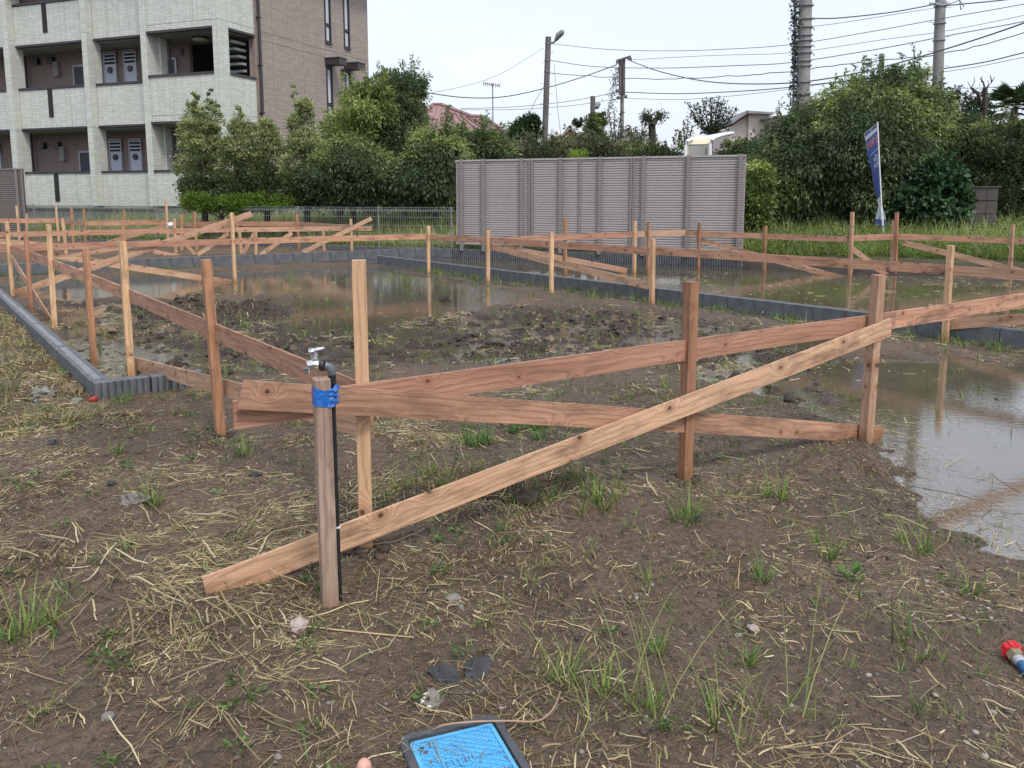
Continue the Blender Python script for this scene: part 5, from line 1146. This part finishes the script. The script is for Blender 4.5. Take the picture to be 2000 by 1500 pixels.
for c_ in (-.04, .0):
    m = MB(); s_ = .014; y_ = hy - .105
    for a, b in (((c_ - s_, y_ - s_), (c_ + s_, y_ - s_)), ((c_ + s_, y_ - s_), (c_ + s_, y_ + s_)), ((c_ + s_, y_ + s_), (c_ - s_, y_ + s_)), ((c_ - s_, y_ + s_), (c_ - s_, y_ - s_))): rib(m, a, b, .003, .054, .0565)
    m.build('square_mark', M['lid'], lid)
# ------------------------------------------------------------------ hose end with red cap
p0, p1 = G(1974, 1268, .07), G(2020, 1332, .055); d_ = (p1 - p0).normalized(); hs = thing('hose_end', 'red capped hose connector with hexagonal nut at the lower right edge', 'hose', p0)
def cyl(name, mat, a, b, r, n, parent, r2=None): return MB().tube([d_ * a, d_ * b], [r, r2 or r], n).build(name, mat, parent, n > 8)
cp = cyl('cap', M['red'], -.004, .022, .025, 16, hs)
m = MB()
for k in range(10):
    t_ = k * .628; sd2 = d_.cross(Vector((0, 0, 1))).normalized(); u2 = sd2.cross(d_); o_ = (sd2 * math.cos(t_) + u2 * math.sin(t_)) * .0252; m.tube([o_ - d_ * .005, o_ + d_ * .019], .0038, 6)
m.build('grip_ridge', M['red'], cp); cyl('hex_nut', M['brass'], .022, .048, .024, 6, hs); cyl('nozzle', M['alu'], .048, .070, .018, 14, hs, .015); cyl('hose', M['bluehose'], .070, .35, .014, 12, hs)
# leafy seedlings
def rosette(label, x, y, n, L, wd, col, up=.6):
    p = G(x, y); z = gz(p.x, p.y); root = thing('weed', label, 'weed', (p.x, p.y, z)); m = MB(); me_ = None
    for k in range(n):
        a = k * 2.4 + random.uniform(-.3, .3); el = up + random.uniform(-.3, .4); dv = Vector((math.cos(a) * math.cos(el), math.sin(a) * math.cos(el), math.sin(el))); sd_ = dv.cross(Vector((0, 0, 1))).normalized(); ln = L * random.uniform(.6, 1.1)
        m = MB(); m.tube([(0, 0, 0), dv * ln * .5], .0016, 4); o1 = dv * ln * .45; w_ = wd / 2
        m.add([o1, o1 + dv * ln * .22 + sd_ * w_, o1 + dv * ln * .42 + sd_ * w_ * .8, o1 + dv * ln * .6 + Vector((0, 0, -.006)), o1 + dv * ln * .42 - sd_ * w_ * .8, o1 + dv * ln * .22 - sd_ * w_, o1 + dv * ln * .3 + Vector((0, 0, -.004))], [(0, 1, 6), (1, 2, 6), (2, 3, 6), (3, 4, 6), (4, 5, 6), (5, 0, 6)])
        o = m.build('leaf', M['leaf'], root); at = o.data.color_attributes.new('Col', 'FLOAT_COLOR', 'POINT'); cc = np.tile([*col, 1.], (len(o.data.vertices), 1)) * random.uniform(.8, 1.3); at.data.foreach_set('color', cc.ravel().astype(np.float32))
rosette('broad leaved green seedling with pale stalks on bare soil at right', 1662, 1160, 7, .075, .03, (.09, .18, .04), .8)
rosette('dull green dandelion like weed beside the left wall corner', 140, 742, 9, .17, .035, (.06, .12, .05), .25)
rosette('pale green weed between the stake and the wall hollow', 430, 985, 6, .06, .012, (.16, .26, .10), .5)
# brown runner stem across the meter frame
p_ = [G(x, y, z) for x, y, z in ((830, 1440, .03), (860, 1418, .075), (920, 1410, .08), (990, 1408, .075), (1050, 1408, .06), (1080, 1385, .06), (1095, 1350, .10))]
q_ = []
for i in range(len(p_) - 1):
    a, b, c, d = p_[max(i - 1, 0)], p_[i], p_[i + 1], p_[min(i + 2, len(p_) - 1)]
    q_ += [.5 * (2 * b + (c - a) * t_ + (2 * a - 5 * b + 4 * c - d) * t_ ** 2 + (3 * b - a - 3 * c + d) * t_ ** 3) for t_ in (0, .2, .4, .6, .8)]
o = MB().tube(q_ + [p_[-1]], .0024, 6).build('runner_stem', plain('pinkish_stem', (.36, .24, .16), .6, .1, 20, .1), smooth=True); tag(o, 'long pinkish brown plant runner curving over the meter box frame', 'plant stem')
# stacked short board end already part of run; cut wood flakes
# ------------------------------------------------------------------ banner
fb = G(1728, 496, .22); Yb = fb.y; root = thing('banner', 'tall narrow blue advertising banner twisted on a white pole by the grass bank', 'banner', fb)
BP = lambda x, y, dy=0.: D(x, y, Yb + dy) - fb
MB().tube([BP(1728, 500), BP(1723, 420), BP(1721, 405)], .022, 8).build('pole_lower', M['flagw'], root, True)
MB().tube([BP(1722.5, 412), BP(1719, 345), BP(1714, 238)], .013, 8).build('pole_upper', M['white'], root, True)
MB().tube([BP(1714, 241), BP(1688, 262, .35)], .007, 6).build('crossbar', M['white'], root, True)
rows = [(0, 1714, 240, 1688, 261), (.08, 1714.5, 255, 1690, 277), (.2, 1715.5, 280, 1694, 300), (.35, 1717, 310, 1701, 330), (.5, 1718, 338, 1706, 357), (.65, 1719, 366, 1710, 378), (.78, 1720.5, 390, 1714, 396), (.85, 1723, 402, 1716, 402), (.92, 1729, 420, 1711, 420), (1., 1733, 443, 1708, 441)]
dep = [.35, .36, .38, .40, .40, .36, .25, .12, .22, .28]
NU = 10; vs = []
for i, (t_, xr, yr, xl, yl) in enumerate(rows):
    for k in range(NU + 1):
        s_ = k / NU; q = BP(xr + (xl - xr) * s_, yr + (yl - yr) * s_, dep[i] * s_ + .045 * math.sin(s_ * 9 + i * .8) * s_); vs.append(q)
fc = []
vsub = []; R_ = 6
def flagpt(tv, s_):
    tt_ = [r[0] for r in rows]; i = max(0, min(len(rows) - 2, int(np.searchsorted(tt_, tv) - 1))); f = (tv - tt_[i]) / (tt_[i + 1] - tt_[i]); f = min(max(f, 0), 1)
    a = rows[i]; b = rows[i + 1]; L4 = [a[j] + (b[j] - a[j]) * f for j in (1, 2, 3, 4)]; dd = dep[i] + (dep[i + 1] - dep[i]) * f
    return BP(L4[0] + (L4[2] - L4[0]) * s_, L4[1] + (L4[3] - L4[1]) * s_, dd * s_ + .012 * math.sin(s_ * 7 + tv * 8) * s_)
def strip(name, mat, t0, t1, s0, s1, nt, ns_, off=0., parent=root, jag=None):
    m = MB(); vs = []
    for i in range(nt + 1):
        for k in range(ns_ + 1):
            tv = t0 + (t1 - t0) * i / nt; s_ = s0 + (s1 - s0) * k / ns_
            if jag and i == nt: tv += jag * math.sin(k * 2.1)
            p = flagpt(tv, s_); p = p + Vector((0, -off, 0)); vs.append(p)
    m.add(vs, [(i * (ns_ + 1) + k, i * (ns_ + 1) + k + 1, (i + 1) * (ns_ + 1) + k + 1, (i + 1) * (ns_ + 1) + k) for i in range(nt) for k in range(ns_)]); return m.build(name, mat, parent, True)
cl_ = strip('cloth', M['flag'], 0, .74, 0, 1, 40, 10); strip('cloth', M['flagw'], .74, .95, 0, 1, 20, 10); strip('cloth', M['flag'], .95, 1., 0, 1, 4, 10)
strip('white_band', M['flagw'], .035, .075, 0, 1, 3, 10, .004, cl_)
for (tv, s_) in ((.005, .0), (.005, .5), (.005, .98)): strip('loop', M['flagw'], tv, tv + .03, s_, s_ + .04, 2, 1, .005, cl_)
def glyph(txt, mat, t0, t1, s0, s1, off, mirror=True, grow=0.):
    cu = bpy.data.curves.new('glyph', 'FONT'); cu.body = txt; cu.size = 1; cu.align_x = 'LEFT'; cu.offset = grow
    ob = bpy.data.objects.new('glyph', cu); COL.objects.link(ob); dg = bpy.context.evaluated_depsgraph_get(); me = bpy.data.meshes.new_from_object(ob.evaluated_get(dg)); bpy.data.objects.remove(ob); 
    if not len(me.vertices): return
    co_ = np.array([v.co[:] for v in me.vertices]); x0, x1, y0, y1 = co_[:, 0].min(), co_[:, 0].max(), co_[:, 1].min(), co_[:, 1].max()
    bm = bmesh.new(); bm.from_mesh(me); bmesh.ops.triangulate(bm, faces=bm.faces[:]); bm.to_mesh(me); bm.free()
    for v in me.vertices:
        a = (v.co.x - x0) / max(1e-6, x1 - x0); b = 1 - (v.co.y - y0) / max(1e-6, y1 - y0)
        # seen from the back of the cloth: the writing runs mirrored away from the pole
        s_ = s0 + (s1 - s0) * a; tv = t0 + (t1 - t0) * b; p = flagpt(tv, s_); v.co = p + Vector((0, -off, 0))
    me.materials.clear(); o = link('lettering', me, mat, cl_); return o
GL = [('分', .095, .185, .03, .36), ('譲', .095, .185, .37, .69), ('中', .095, .185, .70, .98)]
for ch, a, b, c_, d in GL:
    glyph(ch, M['flagw'], a, b, c_, d, .012, grow=.03); glyph(ch, M['flagr'], a + .003, b - .003, c_ + .01, d - .01, .018)
for ch, a, b in (('全', .27, .34), ('邸', .35, .42), ('公', .43, .50), ('開', .51, .58)): glyph(ch, M['flagw'], a, b, .10, .66, .014, grow=.02)
strip('wave_line', M['flagw'], .235, .242, .05, .8, 1, 8, .007, cl_); strip('red_mark', M['flagr'], .62, .66, .25, .6, 3, 3, .007, cl_)
glyph('6.1', M['dark'], .925, .955, .25, .65, .012)
# timber box at the right
tb_ = D(1911, 428, 18.3); root = thing('timber_screen', 'old dark timber box with horizontal joints against the right hedge', 'timber box', (tb_.x, tb_.y, gz(tb_.x, tb_.y)), -.15); hz_ = D(1911, 366, 18.3).z - gz(tb_.x, tb_.y); hw = 31 * 18.3 / FPX
for r_ in range(4):
    for k in range(3):
        x0 = -hw + 2 * hw * k / 3; o = MB().box(x0 + .004, x0 + 2 * hw / 3 - .004, -.05, .0, -.1 + (hz_ + .1) * r_ / 4 + .008, -.1 + (hz_ + .1) * (r_ + 1) / 4 - .008).build('plank', M['woodgrey'], root)
boxpart('back_board', M['dark'], root, -hw, hw, .003, .7, -.1, hz_ - .03); boxpart('cap', M['woodgrey'], root, -hw - .03, hw + .03, -.08, .72, hz_, hz_ + .025)

# ------------------------------------------------------------------ utility poles and cables
def upole(label, xb, yb, xt, yt, Y, rb, rt_, mat, extra=None, bands=(), steps=0):
    b = D(xb, yb, Y); t_ = D(xt, yt, Y); zb = gz(b.x, Y); dirv = (t_ - b).normalized(); base = b - dirv * ((b.z - zb) / dirv.z + .3)
    root = thing('utility_pole', label, 'utility pole', base, 0, 'utility poles on the skyline'); MB().tube([(0, 0, 0), t_ - base], [rb, rt_], 14).build('pole', mat, root, True)
    for y in bands:
        p = b + (t_ - b) * ((yb - y) / (yb - yt)) - base; MB().tube([p, p + dirv * .03], rb * 1.08, 14).build('band', M['metal'], root, True)
    for k in range(steps):
        y = yb - (yb - yt) * (.15 + .8 * k / steps); p = b + (t_ - b) * ((yb - y) / (yb - yt)) - base; s_ = 1 if k % 2 else -1
        MB().tube([p, p + Vector((s_ * (rb + .14), 0, 0))], .009, 5).build('step_bolt', M['metal'], root)
    return root, base
r_, b_ = upole('thick pale concrete utility pole with many steel bands left of the big evergreen', 1566, 240, 1577, -120, 21.6, .185, .15, M['pole'], bands=(10, 36, 52, 68, 78, 90, 102, 118, 128, 160, 185), steps=0)
for y in (35, 55, 88, 105):
    q = D(1583, y, 21.5) - b_; MB().tube([q + Vector((-.06, 0, 0)), q + Vector((.08, 0, 0)), q + Vector((.1, 0, -.05))], .014, 6).build('insulator', M['metal'], r_, True)
r2_, b2_ = upole('tall smooth grey utility pole at the right beside the twiggy bush', 1828, 260, 1839, -60, 23.5, .155, .13, M['pole'], bands=(6, 12, 45, 78), steps=9)
q = D(1837, 8, 23.4) - b2_; MB().box(q.x - .3, q.x + .22, q.y - .05, q.y + .02, q.z - .03, q.z + .03).build('crossarm', M['metal'], r2_)
m = MB(); m.tube([q + Vector((.25, 0, .0)), q + Vector((.5, 0, .1)), q + Vector((.62, 0, -.05)), q + Vector((.55, 0, -.15)), q + Vector((.5, 0, .12))], .012, 5); m.build('cable_loop', M['wire'], r2_)
r3_, b3_ = upole('dark old utility pole with a street lamp on top', 1064, 272, 1071, 72, 36, .13, .12, M['pole_dk'], bands=(86, 118, 140), steps=8)
q = D(1072, 82, 36) - b3_; m = MB(); m.tube([q + Vector((0, 0, -.05)), q + Vector((.2, 0, -.02)), q + Vector((.3, 0, .1))], .05, 6); m.build('lamp_arm', M['metal'], r3_, True)
q2 = q + Vector((.27, 0, .05)); m = MB(); m.tube([q2, q2 + Vector((.12, -.05, .2)), q2 + Vector((.3, -.08, .34)), q2 + Vector((.36, -.08, .33))], [.06, .13, .11, .05], 10); m.build('street_lamp', M['metal'], r3_, True)
r4_, b4_ = upole('slim grey utility pole carrying a double dark switch column behind the louvered fence', 1215, 305, 1215, 115, 34, .085, .07, M['pole'])
for dx in (-4, 3.5):
    a, b = D(1215 + dx, 113 + (2 if dx < 0 else 0), 33.8) - b4_, D(1215 + dx, 186, 33.8) - b4_; MB().tube([a, b], .055, 8).build('switch_column', M['pole_dk'], r4_, True)
a = D(1204, 119, 33.7) - b4_; b = D(1232, 110, 33.7) - b4_; MB().tube([a, b], .05, 6).build('crossarm', M['pole_dk'], r4_)
for (x, y) in ((1206, 124), (1231, 118), (1229, 116), (1206, 181), (1208, 194), (1222, 192)):
    c = D(x, y, 33.6) - b4_; MB().tube([c, c + Vector((0, 0, .12))], [.07, .05], 8).build('insulator', M['wire'], r4_, True)
r5_, b5_ = upole('short dark pole with a small lamp above the clipped treetops', 1157, 240, 1158, 188, 33, .10, .095, M['pole_dk'])
q = D(1163, 208, 33) - b5_; m = MB(); m.tube([q + Vector((-.1, 0, -.05)), q + Vector((.05, 0, .0)), q + Vector((.15, 0, .14))], [.05, .12, .07], 8); m.build('street_lamp', M['metal'], r5_, True)
r6_, b6_ = upole('small grey pole poking out of the top of the big evergreen', 1721, 200, 1722, 105, 30, .09, .085, M['pole'])
c = D(1726, 120, 29.9) - b6_; MB().tube([c + Vector((0, 0, -.35)), c, c + Vector((-.12, 0, .05))], .03, 6).build('conduit', M['pole_dk'], r6_, True)
def cable(label, pts, r=.014, n=24, wob=0., name='power_cable'):
    P_ = [D(*p) for p in pts]; o = P_[0]; out = []
    # smooth curve through the measured points
    for i in range(len(P_) - 1):
        p0_ = P_[max(i - 1, 0)]; p1_ = P_[i]; p2_ = P_[i + 1]; p3_ = P_[min(i + 2, len(P_) - 1)]; kk = max(3, n // (len(P_) - 1))
        for j in range(kk):
            t_ = j / kk; q = .5 * ((2 * p1_) + (-p0_ + p2_) * t_ + (2 * p0_ - 5 * p1_ + 4 * p2_ - p3_) * t_ ** 2 + (-p0_ + 3 * p1_ - 3 * p2_ + p3_) * t_ ** 3)
            if wob: q = q + Vector((0, 0, random.uniform(-wob, wob)))
            out.append(q - o)
    out.append(P_[-1] - o); ob = MB().tube(out, r * .78, 5).build(name, M['wire'], None, True); ob.location = o; tag(ob, label, 'cable', 'overhead cables')
cable('thick cable sagging from the hedge top past the dark pole up to the double pole', [(828, 180, 30), (900, 190, 31), (975, 190, 32), (1050, 176, 33), (1130, 153, 33.5), (1206, 126, 33.8)], .024)
cable('thick cable sagging from the double pole to the right top corner', [(1232, 119, 33.7), (1290, 140, 31), (1380, 159, 28), (1490, 164, 25), (1600, 156, 23), (1720, 132, 22), (1850, 95, 20), (2000, 45, 18), (2120, -6, 17)], .022, 40)
cable('top cable from the dark lamp pole towards the thick concrete pole', [(1073, 85, 36), (1180, 96, 33), (1300, 99.5, 30), (1420, 96, 28), (1546, 87, 26), (1700, 62, 24), (1830, 38, 23), (2000, 8, 22), (2100, -14, 21)], .013, 34)
cable('cable passing behind both tall poles second from the top', [(1076, 118, 36), (1160, 130, 34), (1290, 133, 31), (1440, 128, 28), (1546, 122, 27), (1720, 95, 25), (1860, 68, 24), (2000, 42, 23), (2100, 18, 22)], .016, 34)
cable('ragged wrapped cable crossing behind the double pole', [(1076, 143, 36), (1190, 151, 34), (1300, 154, 31), (1440, 147, 28), (1546, 140, 26), (1660, 125, 25), (1790, 112, 24), (1900, 92, 23), (2000, 66, 22), (2100, 44, 21)], .017, 70, .03)
cable('cable from the switch column base to the right edge', [(1222, 180, 33.8), (1330, 183, 31), (1480, 176, 28), (1600, 164, 26), (1700, 152, 25), (1820, 137, 24), (1920, 122, 23), (2000, 103, 22), (2100, 82, 21)], .02, 34)
cable('lower thin cable under the switch column cable', [(1222, 192, 33.8), (1340, 194, 31), (1480, 182, 28), (1640, 160, 26), (1810, 144, 24), (1900, 132, 23), (2000, 112, 22), (2100, 96, 21)], .01, 34)
cable('thin cable crossing the sky left of the dark pole', [(848, 180, 31), (900, 170, 32), (960, 152, 33), (1010, 126, 34.5), (1062, 93, 36)], .009)
cable('pair of low cables left of the double pole, upper one', [(900, 212, 38), (1000, 209, 37), (1110, 198, 35.5), (1206, 180, 34)], .014)
cable('pair of low cables left of the double pole, lower one', [(900, 214, 37), (1000, 214, 36), (1110, 207, 35), (1208, 193, 34)], .012)
cable('thin cable between the thick pole and the grey pole near the top edge', [(1588, 36, 21.6), (1640, 35, 21.8), (1740, 24, 22.4), (1828, 8, 23.3)], .02)
cable('second thin cable between the thick pole and the grey pole', [(1588, 52, 21.6), (1660, 42, 22), (1760, 26, 22.6), (1830, 15, 23.3)], .009)
cable('cable from the grey pole out through the top right corner', [(1848, 11, 23.4), (1900, 6, 22.5), (1960, 0, 21.5), (2080, -16, 20)], .02)
cable('third cable rising to the right behind the grey pole', [(1218, 118, 34.2), (1300, 113, 31), (1400, 108, 29), (1546, 103, 27), (1720, 78, 25), (1850, 60, 24), (2000, 30, 23), (2100, 8, 22)], .01, 30)
cable('low cable crossing behind the dead tree', [(1840, 172, 30), (1900, 172, 30), (2000, 168, 30), (2100, 162, 30)], .012)
cable('lowest cable crossing behind the dead tree', [(1850, 190, 32), (1930, 189, 32), (2100, 187, 32)], .012)
cable('slack loose wire hanging left of the dark pole foot', [(1066, 160, 35.8), (1056, 180, 35.6), (1046, 196, 35.4), (1036, 220, 35.2)], .014)
cable('thin stay wire right of the dark pole', [(1082, 125, 35.8), (1085, 160, 35.7), (1090, 220, 35.6), (1096, 268, 35.5)], .012)
# twiggy vine on the stay of the double pole
a, b = D(1208, 135, 33.9), D(1180, 250, 33.2); root = thing('vine_covered_cable', 'slanting stay wire with sparse dry vine left of the double pole', 'cable', b); MB().tube([Vector((0, 0, 0)), a - b], .01, 5).build('cable', M['wire'], root)
n_ = 420; tt = rng.random(n_); pos = np.array([list((a - b) * float(q)) for q in tt]) + rng.normal(size=(n_, 3)) * .1; leafcloud('vine_leaves', pos, rng.normal(size=(n_, 3)), .1, .04, np.tile([.09, .10, .08], (n_, 1)), M['leaf'], root)
# ------------------------------------------------------------------ antenna, houses, shelter
an = D(963, 225, 40); root = thing('tv_antenna', 'thin rooftop television antenna on a tall mast', 'antenna', an); MB().tube([(0, 0, -.6), D(962, 163, 40) - an], .03, 6).build('mast', M['metal'], root)
a, b = D(944, 163, 40) - an, D(976, 167, 40.4) - an; m = MB(); m.tube([a, b], .022, 5)
for k in range(9):
    c = a.lerp(b, k / 8); m.tube([c + Vector((.03, -.3, .06)), c + Vector((-.03, .3, -.08))], .012, 4)
m.build('yagi_boom', M['metal'], root)
def prism_house(name, label, pts, Y0, Y1, wall_y, matr, matw):
    """pts: roof outline seen from the front (gable polygon), pushed back from Y0 to Y1"""
    o = D(pts[0][0], pts[0][1], Y0); root = thing(name, label, 'house', (o.x, Y0, gz(o.x, Y0)), 0, 'houses behind the hedges'); off = Vector((o.x, Y0, gz(o.x, Y0)))
    f = [D(x, y, Y0) - off for x, y in pts]; n = len(f); s = Vector((0, Y1 - Y0, 0)); bk = [p + s for p in f]; m = MB()
    m.add(f + bk, [tuple(range(n))] + [tuple(reversed(range(n, 2 * n)))]); m.build('gable_wall', matw, root)
    for i in range(n - 1):
        a, b = f[i], f[i + 1]; dv = (b - a).normalized(); nr = Vector((dv.z, 0, -dv.x)); nr = -nr if nr.z < 0 else nr; e_ = dv * .2; fr = Vector((0, -.25, 0))
        q = [a - e_ + fr, b + e_ + fr, b + e_ + s, a - e_ + s]; MB().add([v + nr * .03 for v in q] + [v + nr * .15 for v in q], [(0, 3, 2, 1), (4, 5, 6, 7), (0, 1, 5, 4), (1, 2, 6, 5), (2, 3, 7, 6), (3, 0, 4, 7)]).build('roof', matr, root)
    x0, x1 = min(p.x for p in f) + .1, max(p.x for p in f) - .1; zt = min(f[0].z, f[-1].z); boxpart('wall', matw, root, x0, x1, .01, Y1 - Y0, -.5, zt - .01); return root, off
root = thing('house', 'house with a large faded red hipped roof behind the loose treetops', 'house', D(900, 300, 42), 0, 'houses behind the hedges'); off = Vector(root.location)
rp = [D(x, y, Y) - off for x, y, Y in ((812, 235, 44), (845, 206, 46), (863, 206, 46), (922, 229, 43), (944, 230, 43), (990, 262, 40), (820, 262, 40))]; bk = [p + Vector((0, 6, 0)) for p in rp[1:5]]
m = MB(); m.add(rp, [tuple(range(7))]); m.build('roof', M['roof_red'], root); m = MB(); m.add([rp[0], rp[1], rp[2], rp[3], rp[4], rp[5]] + [p + Vector((0, 8, -1.4)) for p in rp[:6]], [(i, i + 1, 7 + i, 6 + i) for i in range(5)]); m.build('roof_back', M['roof_red'], root)
MB().tube([rp[i] + Vector((0, 0, .05)) for i in (0, 1, 2, 3, 4, 5)], .1, 5).build('ridge_cap', M['roof_red'], root); boxpart('wall', M['stucco'], root, rp[6].x + .5, rp[5].x - .4, .3, 6, -2, rp[5].z - .02)
m = MB()
for k in range(9): 
    a = rp[6].lerp(rp[5], k / 8.5); b_2 = rp[1].lerp(rp[3], k / 8.5); m.tube([a + Vector((0, -.03, .02)), b_2 + Vector((0, -.03, .0))], .03, 4)
m.build('batten', M['roof_red'], root)['kind'] = 'stuff'
prism_house('house', 'small orange gabled house with grey roof edge', [(1096, 272), (1113, 254), (1127, 268)], 45, 52, 0, M['roof_grey'], M['orange'])
r0, of0 = prism_house('house', 'house with a low grey roof and small gable behind the double pole', [(1208, 290), (1227, 259), (1246, 282)], 43, 47, 0, M['roof_grey'], M['stucco'])
q = [D(x, y, Y) - of0 for x, y, Y in ((1218, 272, 44), (1284, 280, 43.5), (1270, 259, 48), (1226, 258, 48))]; MB().add(q + [v + Vector((0, 0, -.12)) for v in q], [(0, 1, 2, 3), (7, 6, 5, 4), (0, 4, 5, 1), (1, 5, 6, 2), (2, 6, 7, 3), (3, 7, 4, 0)]).build('roof', M['roof_grey'], r0)
q = [D(x, y, 43.2) - of0 for x, y in ((1205, 292), (1290, 292))]; boxpart('wall', M['stucco'], r0, q[0].x, q[1].x, .3, 3, -1, q[0].z + .35)
o = D(1480, 262, 36); root = thing('house', 'pale stucco house with shallow stepped roofs left of the thick pole', 'house', (o.x, 36, gz(o.x, 36)), 0, 'houses behind the hedges'); off = Vector(root.location)
def sl(name, pts, Y0, Y1, mat): 
    f = [D(x, y, Y0) - off for x, y in pts]; s = Vector((0, Y1 - Y0, 0)); n = len(f); MB().add(f + [p + s for p in f], [tuple(range(n)), tuple(reversed(range(n, 2 * n)))] + [(k, n + k, n + (k + 1) % n, (k + 1) % n) for k in range(n)]).build(name, mat, root)
sl('wall', [(1462, 300), (1462, 222), (1504, 224), (1504, 300)], 36, 42, M['stucco']); sl('side_wall', [(1420, 300), (1420, 252), (1461, 224), (1461, 300)], 36.2, 40, M['stucco'])
sl('roof', [(1461, 221), (1461, 216), (1512, 219), (1512, 223)], 35.6, 42.4, M['roof_grey']); sl('roof', [(1430, 242), (1430, 237), (1461, 215), (1461, 221)], 35.7, 42, M['roof_grey'])
sl('annex_wall', [(1505, 300), (1505, 231), (1548, 228), (1548, 300)], 35, 41, M['stucco']); sl('annex_roof', [(1503, 231), (1503, 227), (1552, 223), (1552, 228)], 34.6, 41.5, M['roof_grey']); sl('porch_roof', [(1500, 258), (1502, 240), (1535, 243), (1550, 262)], 34.3, 34.9, plain('brown_roof', (.16, .12, .11), .8, .1, 3, .2))
# white tubular shelter
sb_ = D(1365, 302, 20.8); zz = gz(sb_.x, 20.8); root = thing('shelter', 'white tubular framed shelter with yellowed roof panel behind the louvered fence', 'shelter', (sb_.x, 20.8, zz)); off = Vector(root.location)
SP = lambda x, y, Y: D(x, y, Y) - off
fr1 = [(1339, 330, 20.6), (1339, 284, 20.6), (1341, 277, 20.6), (1347, 273, 20.7), (1380, 268, 21.6), (1425, 260, 23)]; fr2 = [(1387, 332, 20.6), (1387, 282, 20.6), (1389, 274, 20.6), (1396, 269, 20.7), (1412, 264, 21.4), (1432, 260, 22.6)]
for f in (fr1, fr2): MB().tube([SP(*p) for p in f], .042, 8).build('tube_frame', M['white'], root, True)
def quad(name, mat, pts): 
    q = [SP(*p) for p in pts]; MB().add(q + [v + Vector((0, .04, .01)) for v in q], [(0, 1, 2, 3), (7, 6, 5, 4), (0, 4, 5, 1), (1, 5, 6, 2), (2, 6, 7, 3), (3, 7, 4, 0)]).build(name, mat, root)
quad('front_panel', M['concrete'], [(1343, 330, 20.7), (1383, 330, 20.7), (1383, 282, 20.7), (1343, 283, 20.7)]); quad('curved_panel', M['yellowed'], [(1342, 282, 20.68), (1384, 281, 20.68), (1393, 270, 20.9), (1348, 273, 20.9)]); quad('roof_panel', M['white'], [(1349, 272.5, 21), (1394, 269, 21), (1430, 259, 22.8), (1398, 262, 22.9)])
for x in (1343, 1382): MB().tube([SP(x, 330, 20.66), SP(x, 284, 20.66)], .022, 6).build('rusty_edge', M['yellowed'], root)
o = D(1238, 298, 26.2); tag(boxpart('sheet', M['cyan'], None, -.45, .3, -.02, .3, -.3, .08), 'pale cyan plastic sheet glimpsed through the hedge by the double pole', 'sheet').location = o
